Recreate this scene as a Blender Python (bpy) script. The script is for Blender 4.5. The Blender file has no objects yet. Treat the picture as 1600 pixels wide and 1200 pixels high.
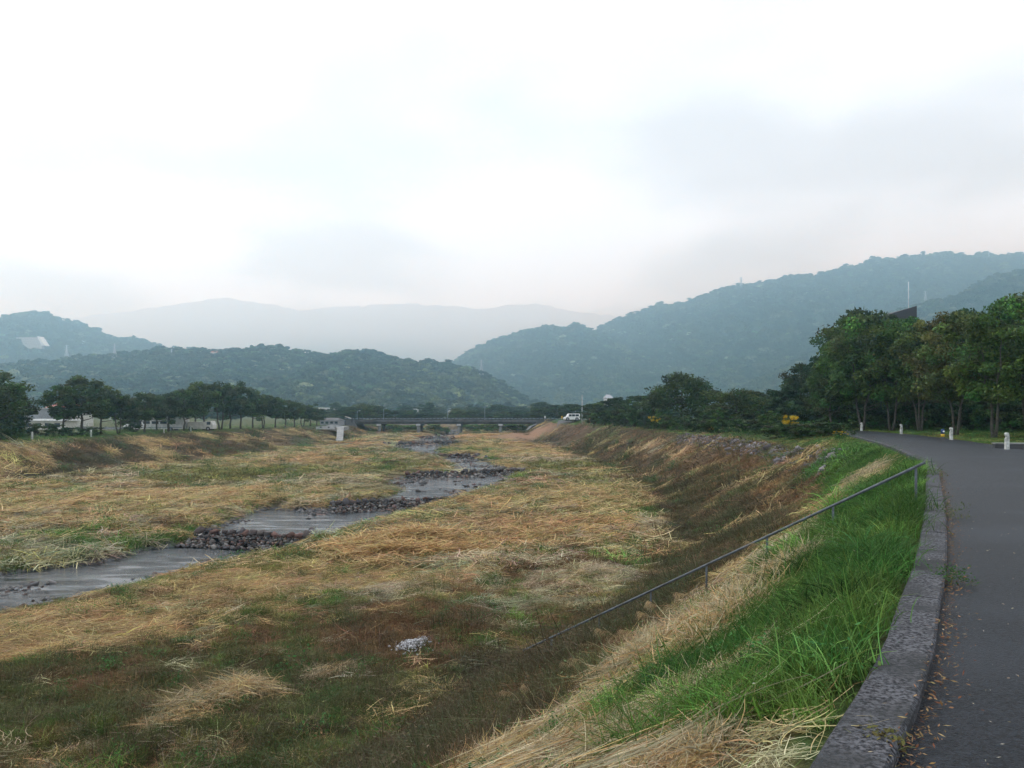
import bpy, bmesh, math, random
import numpy as np
from mathutils import Vector, Matrix

random.seed(7)
RNG = np.random.default_rng(11)
scene = bpy.context.scene
COL = scene.collection
R = math.radians

# ------------------------------------------------------------------ camera
F, YH, ZC = 1208.0, 645.0, 1.6          # focal length and horizon of the 1600 px photograph, eye height (m)
cam = bpy.data.objects.new('camera', bpy.data.cameras.new('camera'))
COL.objects.link(cam)
cam.location = (0, 0, ZC)
cam.rotation_euler = (R(90), 0, 0)
cam.data.sensor_width = 36.0
cam.data.lens = 36.0 * F / 1600.0
cam.data.shift_y = (YH - 600.0) / 1600.0
cam.data.clip_start = 0.1
cam.data.clip_end = 30000
scene.camera = cam

# ------------------------------------------------------------------ sky, sun, exposure
SUN_ELEV, SUN_ROT = R(46), R(-40)
w = bpy.data.worlds.new('World')
scene.world = w
w.use_nodes = True
nt = w.node_tree
nt.nodes.clear()
def N(t, **kw):
    n = nt.nodes.new(t)
    for k, v in kw.items():
        setattr(n, k, v)
    return n
L = lambda a, b: nt.links.new(a, b)
out = N('ShaderNodeOutputWorld')
bg = N('ShaderNodeBackground')
bg.inputs['Strength'].default_value = 0.10
sky = N('ShaderNodeTexSky', sky_type='NISHITA', sun_disc=False, sun_elevation=SUN_ELEV, sun_rotation=SUN_ROT)
sky.air_density, sky.dust_density = 1.0, 3.0
tc = N('ShaderNodeTexCoord')
# clouds lie on a level sheet: divide the view direction by its height
sep = N('ShaderNodeSeparateXYZ')
L(tc.outputs['Generated'], sep.inputs[0])
mx = N('ShaderNodeMath', operation='MAXIMUM'); mx.inputs[1].default_value = 0.0
L(sep.outputs['Z'], mx.inputs[0])
ad = N('ShaderNodeMath', operation='ADD'); ad.inputs[1].default_value = 0.16
L(mx.outputs[0], ad.inputs[0])
dv = N('ShaderNodeVectorMath', operation='DIVIDE')
cb = N('ShaderNodeCombineXYZ')
for i in range(3):
    L(ad.outputs[0], cb.inputs[i])
L(tc.outputs['Generated'], dv.inputs[0]); L(cb.outputs[0], dv.inputs[1])
ns = N('ShaderNodeTexNoise'); ns.inputs['Scale'].default_value = 1.25; ns.inputs['Detail'].default_value = 4.0
ns.inputs['Roughness'].default_value = 0.42; ns.inputs['Distortion'].default_value = 0.1
mp = N('ShaderNodeMapping'); mp.inputs['Location'].default_value = (3.1, 1.45, 0.0)
L(dv.outputs[0], mp.inputs[0]); L(mp.outputs[0], ns.inputs['Vector'])
rp = N('ShaderNodeValToRGB')
rp.color_ramp.interpolation = 'EASE'
rp.color_ramp.elements[0].position = 0.37; rp.color_ramp.elements[0].color = (0.68, 0.722, 0.765, 1)
rp.color_ramp.elements[1].position = 0.60; rp.color_ramp.elements[1].color = (0.905, 1.0, 1.10, 1)
L(ns.outputs['Fac'], rp.inputs['Fac'])
sc_ = N('ShaderNodeVectorMath', operation='SCALE'); sc_.inputs['Scale'].default_value = 12.8
L(rp.outputs['Color'], sc_.inputs[0])
mix = N('ShaderNodeMix', data_type='RGBA'); mix.inputs['Factor'].default_value = 0.93
L(sky.outputs[0], mix.inputs['A']); L(sc_.outputs[0], mix.inputs['B'])
L(mix.outputs['Result'], bg.inputs['Color']); L(bg.outputs[0], out.inputs['Surface'])

sun = bpy.data.objects.new('sun', bpy.data.lights.new('sun', 'SUN'))
COL.objects.link(sun)
sun.data.energy = 1.3
sun.data.angle = R(20)
sun.data.color = (1.0, 0.97, 0.93)
# points from the sun's place in the sky (ahead of the camera, a little to one side)
_sd = Vector((math.sin(SUN_ROT) * math.cos(SUN_ELEV), math.cos(SUN_ROT) * math.cos(SUN_ELEV), math.sin(SUN_ELEV)))
sun.rotation_euler = _sd.to_track_quat('Z', 'Y').to_euler()

scene.view_settings.view_transform = 'Standard'
scene.view_settings.look = 'None'
scene.view_settings.gamma = 1.0
scene.view_settings.use_curve_mapping = False
scene.view_settings.exposure = 0.0
scene.render.engine = 'CYCLES'
scene.cycles.use_denoising = True
scene.cycles.use_adaptive_sampling = True
scene.cycles.adaptive_threshold = 0.02
scene.cycles.max_bounces = 7
scene.cycles.diffuse_bounces = 2
scene.cycles.glossy_bounces = 2
scene.cycles.transmission_bounces = 2
scene.cycles.transparent_max_bounces = 8
scene.cycles.volume_bounces = 6

# ------------------------------------------------------------------ helpers
def P(px, py, z):
    """the point of the level z that the photograph shows at a pixel"""
    Y = (ZC - z) * F / (py - YH)
    return Vector(((px - 800.0) / F * Y, Y, z))

def PY(px, py, Y):
    return Vector(((px - 800.0) / F * Y, Y, ZC - (py - YH) / F * Y))

def hash2(x, y, s):
    h = np.sin(x * 127.1 + y * 311.7 + s * 74.7) * 43758.5453
    return h - np.floor(h)

def vnoise(x, y, s=0.0):
    x = np.asarray(x, float); y = np.asarray(y, float)
    xi, yi = np.floor(x), np.floor(y)
    fx, fy = x - xi, y - yi
    fx = fx * fx * fx * (fx * (fx * 6 - 15) + 10); fy = fy * fy * fy * (fy * (fy * 6 - 15) + 10)
    a, b = hash2(xi, yi, s), hash2(xi + 1, yi, s)
    c, d = hash2(xi, yi + 1, s), hash2(xi + 1, yi + 1, s)
    return (a * (1 - fx) + b * fx) * (1 - fy) + (c * (1 - fx) + d * fx) * fy

def fbm(x, y, s=0.0, o=4, g=0.5):
    t = np.zeros(np.shape(x)); a = 1.0; n = 0.0
    for i in range(o):
        t = t + a * vnoise(x * 2 ** i + 17.3 * i, y * 2 ** i - 9.1 * i, s + i); n += a; a *= g
    return t / n

def sstep(a, b, x):
    t = np.clip((x - a) / (b - a), 0, 1)
    return t * t * (3 - 2 * t)

def link(o, parent=None):
    COL.objects.link(o)
    if parent is not None:
        o.parent = parent
    return o

def mesh_from(name, V, faces, mat=None, smooth=False, cols=None):
    """faces: list of index tuples or one numpy array of quads / triangles"""
    me = bpy.data.meshes.new(name)
    V = np.asarray(V, dtype=np.float32)
    if isinstance(faces, np.ndarray):
        n, k = faces.shape
        me.vertices.add(len(V)); me.vertices.foreach_set('co', V.ravel())
        me.loops.add(n * k); me.loops.foreach_set('vertex_index', faces.astype(np.int32).ravel())
        me.polygons.add(n); me.polygons.foreach_set('loop_start', np.arange(0, n * k, k, dtype=np.int32))
        me.update(calc_edges=True)
    else:
        me.from_pydata([tuple(v) for v in V.tolist()], [], faces); me.update()
    if smooth:
        me.polygons.foreach_set('use_smooth', np.ones(len(me.polygons), dtype=bool))
    if cols is not None:
        a = me.color_attributes.new('tint', 'FLOAT_COLOR', 'POINT')
        c = np.ones((len(V), 4), dtype=np.float32); c[:, :3] = cols
        a.data.foreach_set('color', c.ravel())
    if mat is not None:
        me.materials.append(mat)
    return me

def ob(name, me, parent=None, loc=None, rz=0.0, **props):
    o = link(bpy.data.objects.new(name, me), parent)
    if loc is not None:
        o.location = loc
    o.rotation_euler.z = rz
    for k, v in props.items():
        o[k] = v
    return o

def thing(name, label, cat, loc=(0, 0, 0), rz=0.0, group=None):
    o = link(bpy.data.objects.new(name, None))
    o.location = loc; o.rotation_euler.z = rz
    o.empty_display_size = 0.2
    o['label'] = label; o['category'] = cat
    if group:
        o['group'] = group
    return o

class MB:
    """collects boxes, tubes and prisms into one mesh"""
    def __init__(s):
        s.v = []; s.f = []
    def add(s, V, Fc):
        n = len(s.v); s.v += [tuple(v) for v in V]; s.f += [tuple(i + n for i in f) for f in Fc]; return s
    def box(s, x0, x1, y0, y1, z0, z1):
        V = [(x, y, z) for z in (z0, z1) for y in (y0, y1) for x in (x0, x1)]
        return s.add(V, [(0, 2, 3, 1), (4, 5, 7, 6), (0, 1, 5, 4), (2, 6, 7, 3), (0, 4, 6, 2), (1, 3, 7, 5)])
    def tube(s, pts, rad, n=8, cap=True):
        pts = [Vector(p) for p in pts]
        rad = rad if hasattr(rad, '__len__') else [rad] * len(pts)
        V = []; Fc = []
        up = None
        for i, p in enumerate(pts):
            d = (pts[min(i + 1, len(pts) - 1)] - pts[max(i - 1, 0)]).normalized()
            a = d.cross(Vector((0, 0, 1)) if abs(d.z) < 0.95 else Vector((1, 0, 0))).normalized()
            if up is not None and a.dot(up) < 0: a = -a
            up = a
            b = d.cross(a)
            for k in range(n):
                t = 2 * math.pi * k / n
                V.append(p + (a * math.cos(t) + b * math.sin(t)) * rad[i])
        for i in range(len(pts) - 1):
            for k in range(n):
                k2 = (k + 1) % n
                Fc.append((i * n + k, i * n + k2, (i + 1) * n + k2, (i + 1) * n + k))
        if cap:
            Fc.append(tuple(range(n - 1, -1, -1))); Fc.append(tuple((len(pts) - 1) * n + k for k in range(n)))
        return s.add(V, Fc)
    def prism(s, poly, y0, y1):
        """an outline in the xz plane pushed from y0 to y1"""
        n = len(poly)
        V = [(x, y0, z) for x, z in poly] + [(x, y1, z) for x, z in poly]
        Fc = [tuple(range(n)), tuple(range(2 * n - 1, n - 1, -1))] + [(i, i + n, (i + 1) % n + n, (i + 1) % n) for i in range(n)]
        return s.add(V, Fc)
    def mesh(s, name, mat, bevel=0.0, smooth=False):
        me = bpy.data.meshes.new(name)
        me.from_pydata(s.v, [], s.f)
        bm = bmesh.new(); bm.from_mesh(me)
        bmesh.ops.recalc_face_normals(bm, faces=bm.faces)
        if bevel:
            bmesh.ops.bevel(bm, geom=[e for e in bm.edges if len(e.link_faces) == 2 and e.calc_face_angle(0) > 0.5],
                            offset=bevel, segments=2, affect='EDGES', clamp_overlap=True)
        bm.to_mesh(me); bm.free()
        if smooth:
            me.polygons.foreach_set('use_smooth', np.ones(len(me.polygons), dtype=bool))
        if mat is not None: me.materials.append(mat)
        return me
    def build(s, name, mat, parent=None, bevel=0.0, smooth=False, **kw):
        return ob(name, s.mesh(name, mat, bevel, smooth), parent, **kw)

# ------------------------------------------------------------------ materials
def new_mat(name):
    m = bpy.data.materials.new(name); m.use_nodes = True
    t = m.node_tree; b = t.nodes['Principled BSDF']
    return m, t, b

def noisy(name, c1, c2, scale=5.0, rough=0.8, bump=0.0, bscale=None, detail=6, spec=0.3, c3=None, scale3=0.6, metallic=0.0):
    """two colours broken up by noise, a third in larger stains, and relief"""
    m, t, b = new_mat(name)
    g = t.nodes.new('ShaderNodeNewGeometry')
    n = t.nodes.new('ShaderNodeTexNoise'); n.inputs['Scale'].default_value = scale; n.inputs['Detail'].default_value = detail
    t.links.new(g.outputs['Position'], n.inputs['Vector'])
    r = t.nodes.new('ShaderNodeValToRGB')
    r.color_ramp.elements[0].position = 0.36; r.color_ramp.elements[0].color = (*c1, 1)
    r.color_ramp.elements[1].position = 0.64; r.color_ramp.elements[1].color = (*c2, 1)
    t.links.new(n.outputs['Fac'], r.inputs['Fac'])
    col = r.outputs['Color']
    if c3:
        n3 = t.nodes.new('ShaderNodeTexNoise'); n3.inputs['Scale'].default_value = scale3; n3.inputs['Detail'].default_value = 5
        t.links.new(g.outputs['Position'], n3.inputs['Vector'])
        r3 = t.nodes.new('ShaderNodeValToRGB')
        r3.color_ramp.elements[0].position = 0.48; r3.color_ramp.elements[1].position = 0.66
        mx = t.nodes.new('ShaderNodeMix'); mx.data_type = 'RGBA'
        t.links.new(n3.outputs['Fac'], r3.inputs['Fac']); t.links.new(r3.outputs['Color'], mx.inputs['Factor'])
        t.links.new(col, mx.inputs['A']); mx.inputs['B'].default_value = (*c3, 1)
        col = mx.outputs['Result']
    t.links.new(col, b.inputs['Base Color'])
    b.inputs['Roughness'].default_value = rough; b.inputs['Specular IOR Level'].default_value = spec
    b.inputs['Metallic'].default_value = metallic
    if bump:
        nb = t.nodes.new('ShaderNodeTexNoise'); nb.inputs['Scale'].default_value = bscale or scale * 3; nb.inputs['Detail'].default_value = 4
        t.links.new(g.outputs['Position'], nb.inputs['Vector'])
        bu = t.nodes.new('ShaderNodeBump'); bu.inputs['Strength'].default_value = bump; bu.inputs['Distance'].default_value = 0.05
        t.links.new(nb.outputs['Fac'], bu.inputs['Height']); t.links.new(bu.outputs['Normal'], b.inputs['Normal'])
    return m

def plain(name, c, rough=0.6, spec=0.4, metallic=0.0):
    return noisy(name, tuple(x * 0.86 for x in c), tuple(min(1, x * 1.1) for x in c), 2.2, rough, spec=spec, metallic=metallic)

def leaf_mat(name, trans=0.25, instancer=False, base=None, spread=0.35, rough=0.55):
    """foliage: tint comes from the plant, each blade or leaf differs a little"""
    m, t, b = new_mat(name)
    if base is None:
        a = t.nodes.new('ShaderNodeAttribute'); a.attribute_name = 'tint'
        if instancer: a.attribute_type = 'INSTANCER'
        src = a.outputs['Color']
    else:
        rg = t.nodes.new('ShaderNodeRGB'); rg.outputs[0].default_value = (*base, 1); src = rg.outputs[0]
    g = t.nodes.new('ShaderNodeNewGeometry')
    mr = t.nodes.new('ShaderNodeMapRange'); mr.inputs['To Min'].default_value = 1 - spread; mr.inputs['To Max'].default_value = 1 + spread
    t.links.new(g.outputs['Random Per Island'], mr.inputs['Value'])
    hs = t.nodes.new('ShaderNodeHueSaturation')
    hm = t.nodes.new('ShaderNodeMath'); hm.operation = 'MULTIPLY_ADD'; hm.inputs[1].default_value = 0.05; hm.inputs[2].default_value = 0.475
    mo = t.nodes.new('ShaderNodeMath'); mo.operation = 'FRACT'
    m7 = t.nodes.new('ShaderNodeMath'); m7.operation = 'MULTIPLY'; m7.inputs[1].default_value = 7.31
    t.links.new(g.outputs['Random Per Island'], m7.inputs[0]); t.links.new(m7.outputs[0], mo.inputs[0]); t.links.new(mo.outputs[0], hm.inputs[0])
    t.links.new(hm.outputs[0], hs.inputs['Hue']); t.links.new(mr.outputs[0], hs.inputs['Value']); t.links.new(src, hs.inputs['Color'])
    t.links.new(hs.outputs[0], b.inputs['Base Color'])
    b.inputs['Roughness'].default_value = rough; b.inputs['Specular IOR Level'].default_value = 0.08
    tr = t.nodes.new('ShaderNodeBsdfTranslucent'); t.links.new(hs.outputs[0], tr.inputs['Color'])
    ms = t.nodes.new('ShaderNodeMixShader'); ms.inputs[0].default_value = trans
    o = t.nodes['Material Output']
    t.links.new(b.outputs[0], ms.inputs[1]); t.links.new(tr.outputs[0], ms.inputs[2]); t.links.new(ms.outputs[0], o.inputs['Surface'])
    return m

M = {}
M['asphalt'] = noisy('asphalt', (0.007, 0.0085, 0.0115), (0.027, 0.0305, 0.0385), 38, 0.42, bump=0.5, bscale=70, spec=0.14, c3=(0.030, 0.034, 0.043), scale3=0.45, detail=8)
M['kerb'] = noisy('washed_concrete', (0.023, 0.023, 0.027), (0.165, 0.165, 0.18), 50, 0.8, bump=0.6, bscale=90, detail=2, c3=(0.050, 0.052, 0.054), scale3=1.6, spec=0.15)
M['concrete'] = noisy('concrete', (0.22, 0.22, 0.215), (0.34, 0.34, 0.33), 3, 0.85, bump=0.2, c3=(0.17, 0.17, 0.165), scale3=0.8)
M['dark_concrete'] = noisy('stained_concrete', (0.085, 0.088, 0.095), (0.14, 0.14, 0.145), 2, 0.85, c3=(0.06, 0.062, 0.066), scale3=0.5)
M['pale_concrete'] = noisy('pale_concrete', (0.40, 0.41, 0.42), (0.54, 0.54, 0.55), 2, 0.8)
M['steel'] = noisy('galvanised_steel', (0.07, 0.085, 0.10), (0.12, 0.14, 0.16), 14, 0.5, spec=0.4, c3=(0.06, 0.065, 0.07), scale3=4)
M['white'] = plain('white_paint', (0.84, 0.84, 0.84))
M['post_white'] = noisy('weathered_white', (0.50, 0.51, 0.48), (0.68, 0.69, 0.66), 8, 0.7, c3=(0.33, 0.34, 0.31), scale3=5)
M['blue'] = plain('blue_paint', (0.02, 0.06, 0.16)); M['yellow'] = plain('yellow_paint', (0.62, 0.40, 0.03))
M['red'] = plain('red_roof', (0.40, 0.09, 0.05)); M['dark'] = plain('dark_roof', (0.035, 0.035, 0.04))
M['glass'] = plain('window_glass', (0.03, 0.045, 0.06), 0.12, 0.6)
M['tyre'] = plain('tyre_rubber', (0.02, 0.02, 0.02), 0.9)
M['grey_wall'] = plain('grey_wall', (0.32, 0.33, 0.36)); M['cream'] = plain('cream_wall', (0.62, 0.60, 0.55))
M['pink_wall'] = plain('salmon_wall', (0.55, 0.26, 0.18)); M['blue_grey'] = plain('blue_grey_metal', (0.30, 0.38, 0.44))
M['bark'] = noisy('bark', (0.055, 0.047, 0.04), (0.12, 0.105, 0.09), 9, 0.9, bump=0.6, bscale=18)
M['bark_pale'] = noisy('pale_bark', (0.065, 0.060, 0.052), (0.13, 0.12, 0.10), 7, 0.9, bump=0.6, bscale=18)
M['leaf'] = leaf_mat('tree_leaves', 0.22)
M['grass'] = leaf_mat('grass_blades', 0.25, instancer=True, spread=0.4, rough=0.6)
M['coarse_grass'] = leaf_mat('coarse_grass', 0.2, instancer=True, spread=0.5, rough=0.6)
M['forest'] = leaf_mat('forest_leaves', 0.1, instancer=True, spread=0.3)
M['stone'] = leaf_mat('river_stone', 0.0, spread=0.45, rough=0.75)
# ------------------------------------------------------------------ the lie of the land
# outer edge of the kerb along the lane (plan), taken from the photograph at road level
KERB = [(-22, -30), (-9.5, -12.5), (-3.3, -3.6), (1.29, 3.37), (1.80, 4.11), (2.55, 5.27), (3.05, 6.14), (4.24, 8.14), (6.45, 12.1), (9.1, 17.0),
        (12.5, 23.4), (14.2, 27.5), (17.5, 36.0), (19.9, 43.0), (22.3, 50.6), (25.2, 63), (26.6, 78), (26.9, 95), (25.6, 115),
        (22.6, 138), (18.8, 160), (15.5, 182), (13.2, 205), (12, 240)]
# crest of the levee on this side, crest and toe of the one across the river bed
CREST = [(-22.2, -30), (-9.7, -12.5), (-3.5, -3.6), (1.15, 3.45), (4.1, 8.25), (6.3, 12.2), (8.95, 17.1), (12.3, 23.5), (14.7, 31), (16.3, 38),
         (17.6, 46), (18.6, 60), (19.0, 75), (18.0, 100), (15.0, 126), (11.5, 150), (9.5, 172), (8.6, 190), (8.6, 240), (9, 320)]
LCREST = [(-60, -30), (-53, 40), (-50.5, 76), (-51.5, 104), (-49, 149), (-45, 171), (-43, 205), (-43, 320)]
LTOE = [(-52, -30), (-47, 40), (-45, 68), (-38, 105), (-35.5, 132), (-34, 150), (-35, 205), (-35, 320)]

def smooth_line(pts, step=0.5):
    """Catmull-Rom through the points, resampled evenly"""
    p = np.array([pts[0]] + list(pts) + [pts[-1]], float); o = []
    for i in range(1, len(p) - 2):
        n = max(2, int(np.linalg.norm(p[i + 1] - p[i]) / step))
        for k in range(n):
            t = k / n
            o.append(0.5 * ((2 * p[i]) + (-p[i - 1] + p[i + 1]) * t + (2 * p[i - 1] - 5 * p[i] + 4 * p[i + 1] - p[i + 2]) * t * t
                            + (-p[i - 1] + 3 * p[i] - 3 * p[i + 1] + p[i + 2]) * t ** 3))
    o.append(p[-1]); return np.array(o)

KL = smooth_line(KERB, 0.5)
KLC = [tuple(p) for p in KL[::6]]

def line_dist(X, Y, pts):
    """signed distance to a polyline that runs away from the camera; positive on its river side"""
    best = np.full(X.shape, 1e9); sg = np.ones(X.shape)
    for (ax, ay), (bx, by) in zip(pts[:-1], pts[1:]):
        dx, dy = bx - ax, by - ay
        t = np.clip(((X - ax) * dx + (Y - ay) * dy) / (dx * dx + dy * dy), 0, 1)
        ex, ey = X - ax - t * dx, Y - ay - t * dy
        d = np.hypot(ex, ey); c = dx * ey - dy * ex
        k = d < best - 1e-9
        best = np.where(k, d, best); sg = np.where(k, np.sign(c), sg)
    return best * sg

def poly_sd(X, Y, poly):
    """signed distance to a closed outline, positive inside"""
    best = np.full(X.shape, 1e9); ins = np.zeros(X.shape, bool)
    n = len(poly)
    for i in range(n):
        ax, ay = poly[i]; bx, by = poly[(i + 1) % n]
        dx, dy = bx - ax, by - ay
        t = np.clip(((X - ax) * dx + (Y - ay) * dy) / (dx * dx + dy * dy + 1e-9), 0, 1)
        best = np.minimum(best, np.hypot(X - ax - t * dx, Y - ay - t * dy))
        c = ((ay > Y) != (by > Y)) & (X < (bx - ax) * (Y - ay) / (by - ay + 1e-12) + ax)
        ins ^= c
    return np.where(ins, best, -best)

def zbed(Y):
    return -4.75 + 0.95 * sstep(25, 200, Y)

# the reaches of the stream between the five low dams: outline in the photograph, water level
REACH_PX = [
    (-5.42, [(-420, 960), (-150, 915), (0, 887), (100, 876), (160, 870), (215, 853), (300, 843), (318, 836), (508, 842), (470, 853), (440, 861), (390, 869), (280, 896), (200, 917), (100, 939), (0, 959), (-150, 992), (-420, 1060)]),
    (-5.02, [(314, 832), (345, 812), (375, 799), (420, 788), (490, 792), (518, 786), (704, 781), (650, 799), (590, 813), (545, 824), (512, 838)]),
    (-4.72, [(518, 783), (560, 779), (610, 770), (620, 760), (598, 748), (636, 741), (822, 735), (790, 749), (745, 764), (704, 778)]),
    (-4.50, [(640, 737), (700, 733), (712, 726), (690, 716), (664, 711), (748, 712), (772, 721), (812, 731)]),
    (-4.36, [(664, 709), (612, 700), (600, 695), (727, 691), (690, 700), (682, 705), (745, 711)]),
    (-4.24, [(600, 693.5), (640, 690), (652, 683), (690, 677), (690, 672), (720, 672), (716, 679), (706, 686), (726, 690)])]
REACH = []
for zl, pp in REACH_PX:
    REACH.append((zl, [tuple(P(a, b, zl + 0.2)[:2]) for a, b in pp]))

def stream(X, Y):
    """(largest signed distance into a reach, level of that reach)"""
    sd = np.full(X.shape, -1e3); lev = np.full(X.shape, -4.8)
    for zl, poly in REACH:
        xs = [a for a, b in poly]; ys = [b for a, b in poly]
        k = (X > min(xs) - 14) & (X < max(xs) + 14) & (Y > min(ys) - 14) & (Y < max(ys) + 14)
        if not k.any(): continue
        s = poly_sd(X[k], Y[k], poly)
        old = sd[k]; g = s > old
        old[g] = s[g]; sd[k] = old
        lv = lev[k]; lv[g] = zl; lev[k] = lv
    return sd, lev

def ground_z(X, Y, full=False):
    X = np.atleast_1d(np.asarray(X, float)); Y = np.atleast_1d(np.asarray(Y, float))
    d = np.full(X.shape, -50.0)
    k = (X < 60) & (X > -90) & (Y < 320) & (Y > -35)
    d[k] = line_dist(X[k], Y[k], CREST)
    d[(X <= -90) | ((Y >= 320) & (X < 9))] = 60
    d[(Y <= -35) & (X < -25)] = 60
    zb = zbed(Y) + 0.6 * (fbm(X / 9, Y / 14, 3, 3) - 0.5) + 0.5 * (fbm(X / 1.7, Y / 2.2, 5, 3) - 0.5)
    # this side: road level behind the crest, then 1 in 1.8 down to the bed
    xk = np.interp(Y, [b for a, b in KERB], [a for a, b in KERB])
    top = -0.07 - 0.62 * sstep(0.6, 4.0, xk - X) * sstep(24, 36, Y)
    dd = d + 0.5 * (fbm(X / 4, Y / 4, 8, 2) - 0.5)
    zs = top - np.maximum(dd - 0.05, 0) / 1.78
    far = sstep(30, 60, Y)
    rough = 0.22 * (fbm(X / 1.1, Y / 1.1, 9, 3) - 0.5) * sstep(0.3, 1.5, d)
    zs = np.where(d > 0, zs + rough, top)
    h = np.clip(0.5 + 0.5 * (zs - zb) / 0.9, 0, 1)
    zr = zb * (1 - h) + zs * h + 0.45 * h * (1 - h)
    # the far side
    lc = np.interp(Y, [b for a, b in LCREST], [a for a, b in LCREST]); lt = np.interp(Y, [b for a, b in LTOE], [a for a, b in LTOE])
    u = (X - lc) / np.maximum(lt - lc, 0.1) + 0.16 * (fbm(X / 5, Y / 5, 12, 3) - 0.5) * (np.abs(X - lc) < 14)
    zt = -1.30 - 0.25 * sstep(80, 180, Y)
    rl = 1.0 * (fbm(X / 2.4, Y / 2.4, 14, 3) - 0.5) * sstep(0.0, 0.25, u) * (1 - sstep(0.8, 1.2, u))
    zl = np.where(u < 0, zt, zt + (zb - zt) * sstep(-0.25, 1.05, u) * 1.0) + rl
    zl = np.where(u < 0, zt + (zb - zt) * sstep(-0.25, 1.05, u), zl)
    zlm = np.where(u < 1.05, zl, zb)
    z = np.where(u < 1.05, np.maximum(zlm, -9), zr)
    z = np.where((d > 0) & (u >= 1.05), zr, z)
    # mounds by the right abutment
    z = z + 0.9 * np.exp(-(((X - 2.5) / 5.0) ** 2 + ((Y - 178) / 8.0) ** 2)) * (d > 0)
    # the stream cut into the bed
    sd, lev = stream(X, Y)
    low = np.clip(z - (lev + 0.24 + 0.10 * np.maximum(-sd, 0)), 0, 0.75) * (1 - sstep(4.5, 9.0, -sd)) * sstep(-3.2, -3.7, z)
    z = z - low + 0.10 * (fbm(X / 1.2, Y / 1.2, 23, 2) - .5) * (low > 0)
    wob = sd + 0.7 * (fbm(X / 1.3, Y / 1.6, 21, 3) - 0.5)
    cut = sstep(-0.55, 0.45, wob)
    bottom = lev - 0.16 + 0.30 * (fbm(X / 1.6, Y / 2.6, 25, 3) - 0.42) + 0.05 * (vnoise(X * 4, Y * 4, 27) - 0.5)
    z = z * (1 - cut) + np.minimum(bottom, z) * cut
    # beyond the bridge and far away the plain lies level
    plain_ = -1.55 + 0.0 * X
    t = sstep(250, 330, Y)
    z = z * (1 - t) + plain_ * t
    t2 = sstep(90, 140, np.abs(X)) * (X < 0)
    z = z * (1 - t2) + (-1.55) * t2
    if full:
        return z, d, u, sd, wob
    return z

def gz(x, y):
    return float(ground_z(np.array([x]), np.array([y]))[0])

# colours of what covers the ground (linear albedo)
C = dict(tan=(0.57, 0.41, 0.20), pale=(0.62, 0.51, 0.335), orange=(0.58, 0.38, 0.185), brown=(0.20, 0.122, 0.064), dark=(0.10, 0.084, 0.05),
         olive=(0.20, 0.19, 0.060), green=(0.10, 0.185, 0.04), grey=(0.36, 0.335, 0.205), deep=(0.05, 0.125, 0.028), moss=(0.135, 0.14, 0.056))
# patches on the river bed: centre and half-axes in the photograph
PATCH = [('tan', 120, 962, 210, 26, 1.3), ('tan', 430, 905, 190, 22, 1.3), ('tan', 40, 1010, 130, 22, 1.1), ('tan', 250, 985, 120, 12, .8),
         ('brown', 650, 965, 170, 32, .85), ('brown', 420, 1005, 250, 32, .65), ('moss', 330, 1030, 230, 22, .8), ('brown', 120, 1055, 190, 28, .6), ('moss', 100, 1100, 150, 30, .8),
         ('moss', 420, 1080, 260, 40, .6), ('dark', 560, 1140, 300, 60, .5), ('dark', 760, 1060, 90, 40, 1.2), ('brown', 870, 880, 110, 14, 1.1), ('brown', 800, 915, 70, 12, .9),
         ('olive', 520, 862, 110, 10, 1.3), ('olive', 400, 884, 110, 8, 1.1), ('green', 560, 850, 40, 5, .9), ('brown', 190, 925, 120, 10, 1.0),
         ('orange', 640, 850, 110, 20, 1.6), ('orange', 860, 822, 140, 18, 1.1), ('tan', 900, 780, 160, 22, .9), ('pale', 760, 870, 140, 10, .9),
         ('pale', 560, 918, 90, 9, .9), ('grey', 850, 945, 110, 14, 1.1), ('grey', 720, 880, 90, 8, .8), ('pale', 960, 900, 110, 16, .8), ('green', 1000, 800, 90, 12, .7), ('olive', 930, 760, 140, 10, .7),
         ('pale', 1050, 820, 70, 14, .8), ('green', 930, 825, 60, 6, .6), ('orange', 800, 688, 110, 4, 1.3), ('tan', 820, 705, 120, 10, .9), ('olive', 870, 730, 120, 8, .8), ('pale', 900, 720, 120, 8, .7),
         ('green', 690, 709, 60, 2.2, 1.6), ('green', 750, 721, 30, 2.5, 1.4), ('green', 665, 771, 50, 4, 1.6), ('green', 470, 703, 45, 4, 1.0), ('olive', 720, 748, 50, 4, .8),
         ('olive', 330, 748, 160, 8, 1.2), ('olive', 420, 737, 130, 6, 1.1), ('tan', 250, 775, 260, 12, .9), ('orange', 580, 700, 70, 5, 1.0), ('orange', 480, 722, 90, 5, .8), ('pale', 430, 750, 150, 8, .8),
         ('olive', 620, 730, 60, 5, .9), ('tan', 150, 800, 150, 14, .7), ('green', 130, 838, 80, 6, .9), ('grey', 140, 848, 90, 7, 1.2), ('green', 250, 828, 40, 8, 1.3), ('grey', 285, 838, 30, 8, .9), ('olive', 20, 860, 60, 8, .8),
         ('orange', 730, 790, 40, 10, .9), ('brown', 640, 757, 40, 6, 1.0), ('brown', 725, 785, 30, 8, .9), ('green', 490, 795, 40, 5, .8)]
PW = []
for nme, a, b, rx, ry, wt in PATCH:
    c = P(a, b, zbed(60) if b < 830 else -4.7)
    p0, p1 = P(a, b - ry, c.z), P(a, b + ry, c.z)
    PW.append((nme, c.x, c.y, rx * c.y / F, abs(p0.y - p1.y) / 2, wt))

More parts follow.
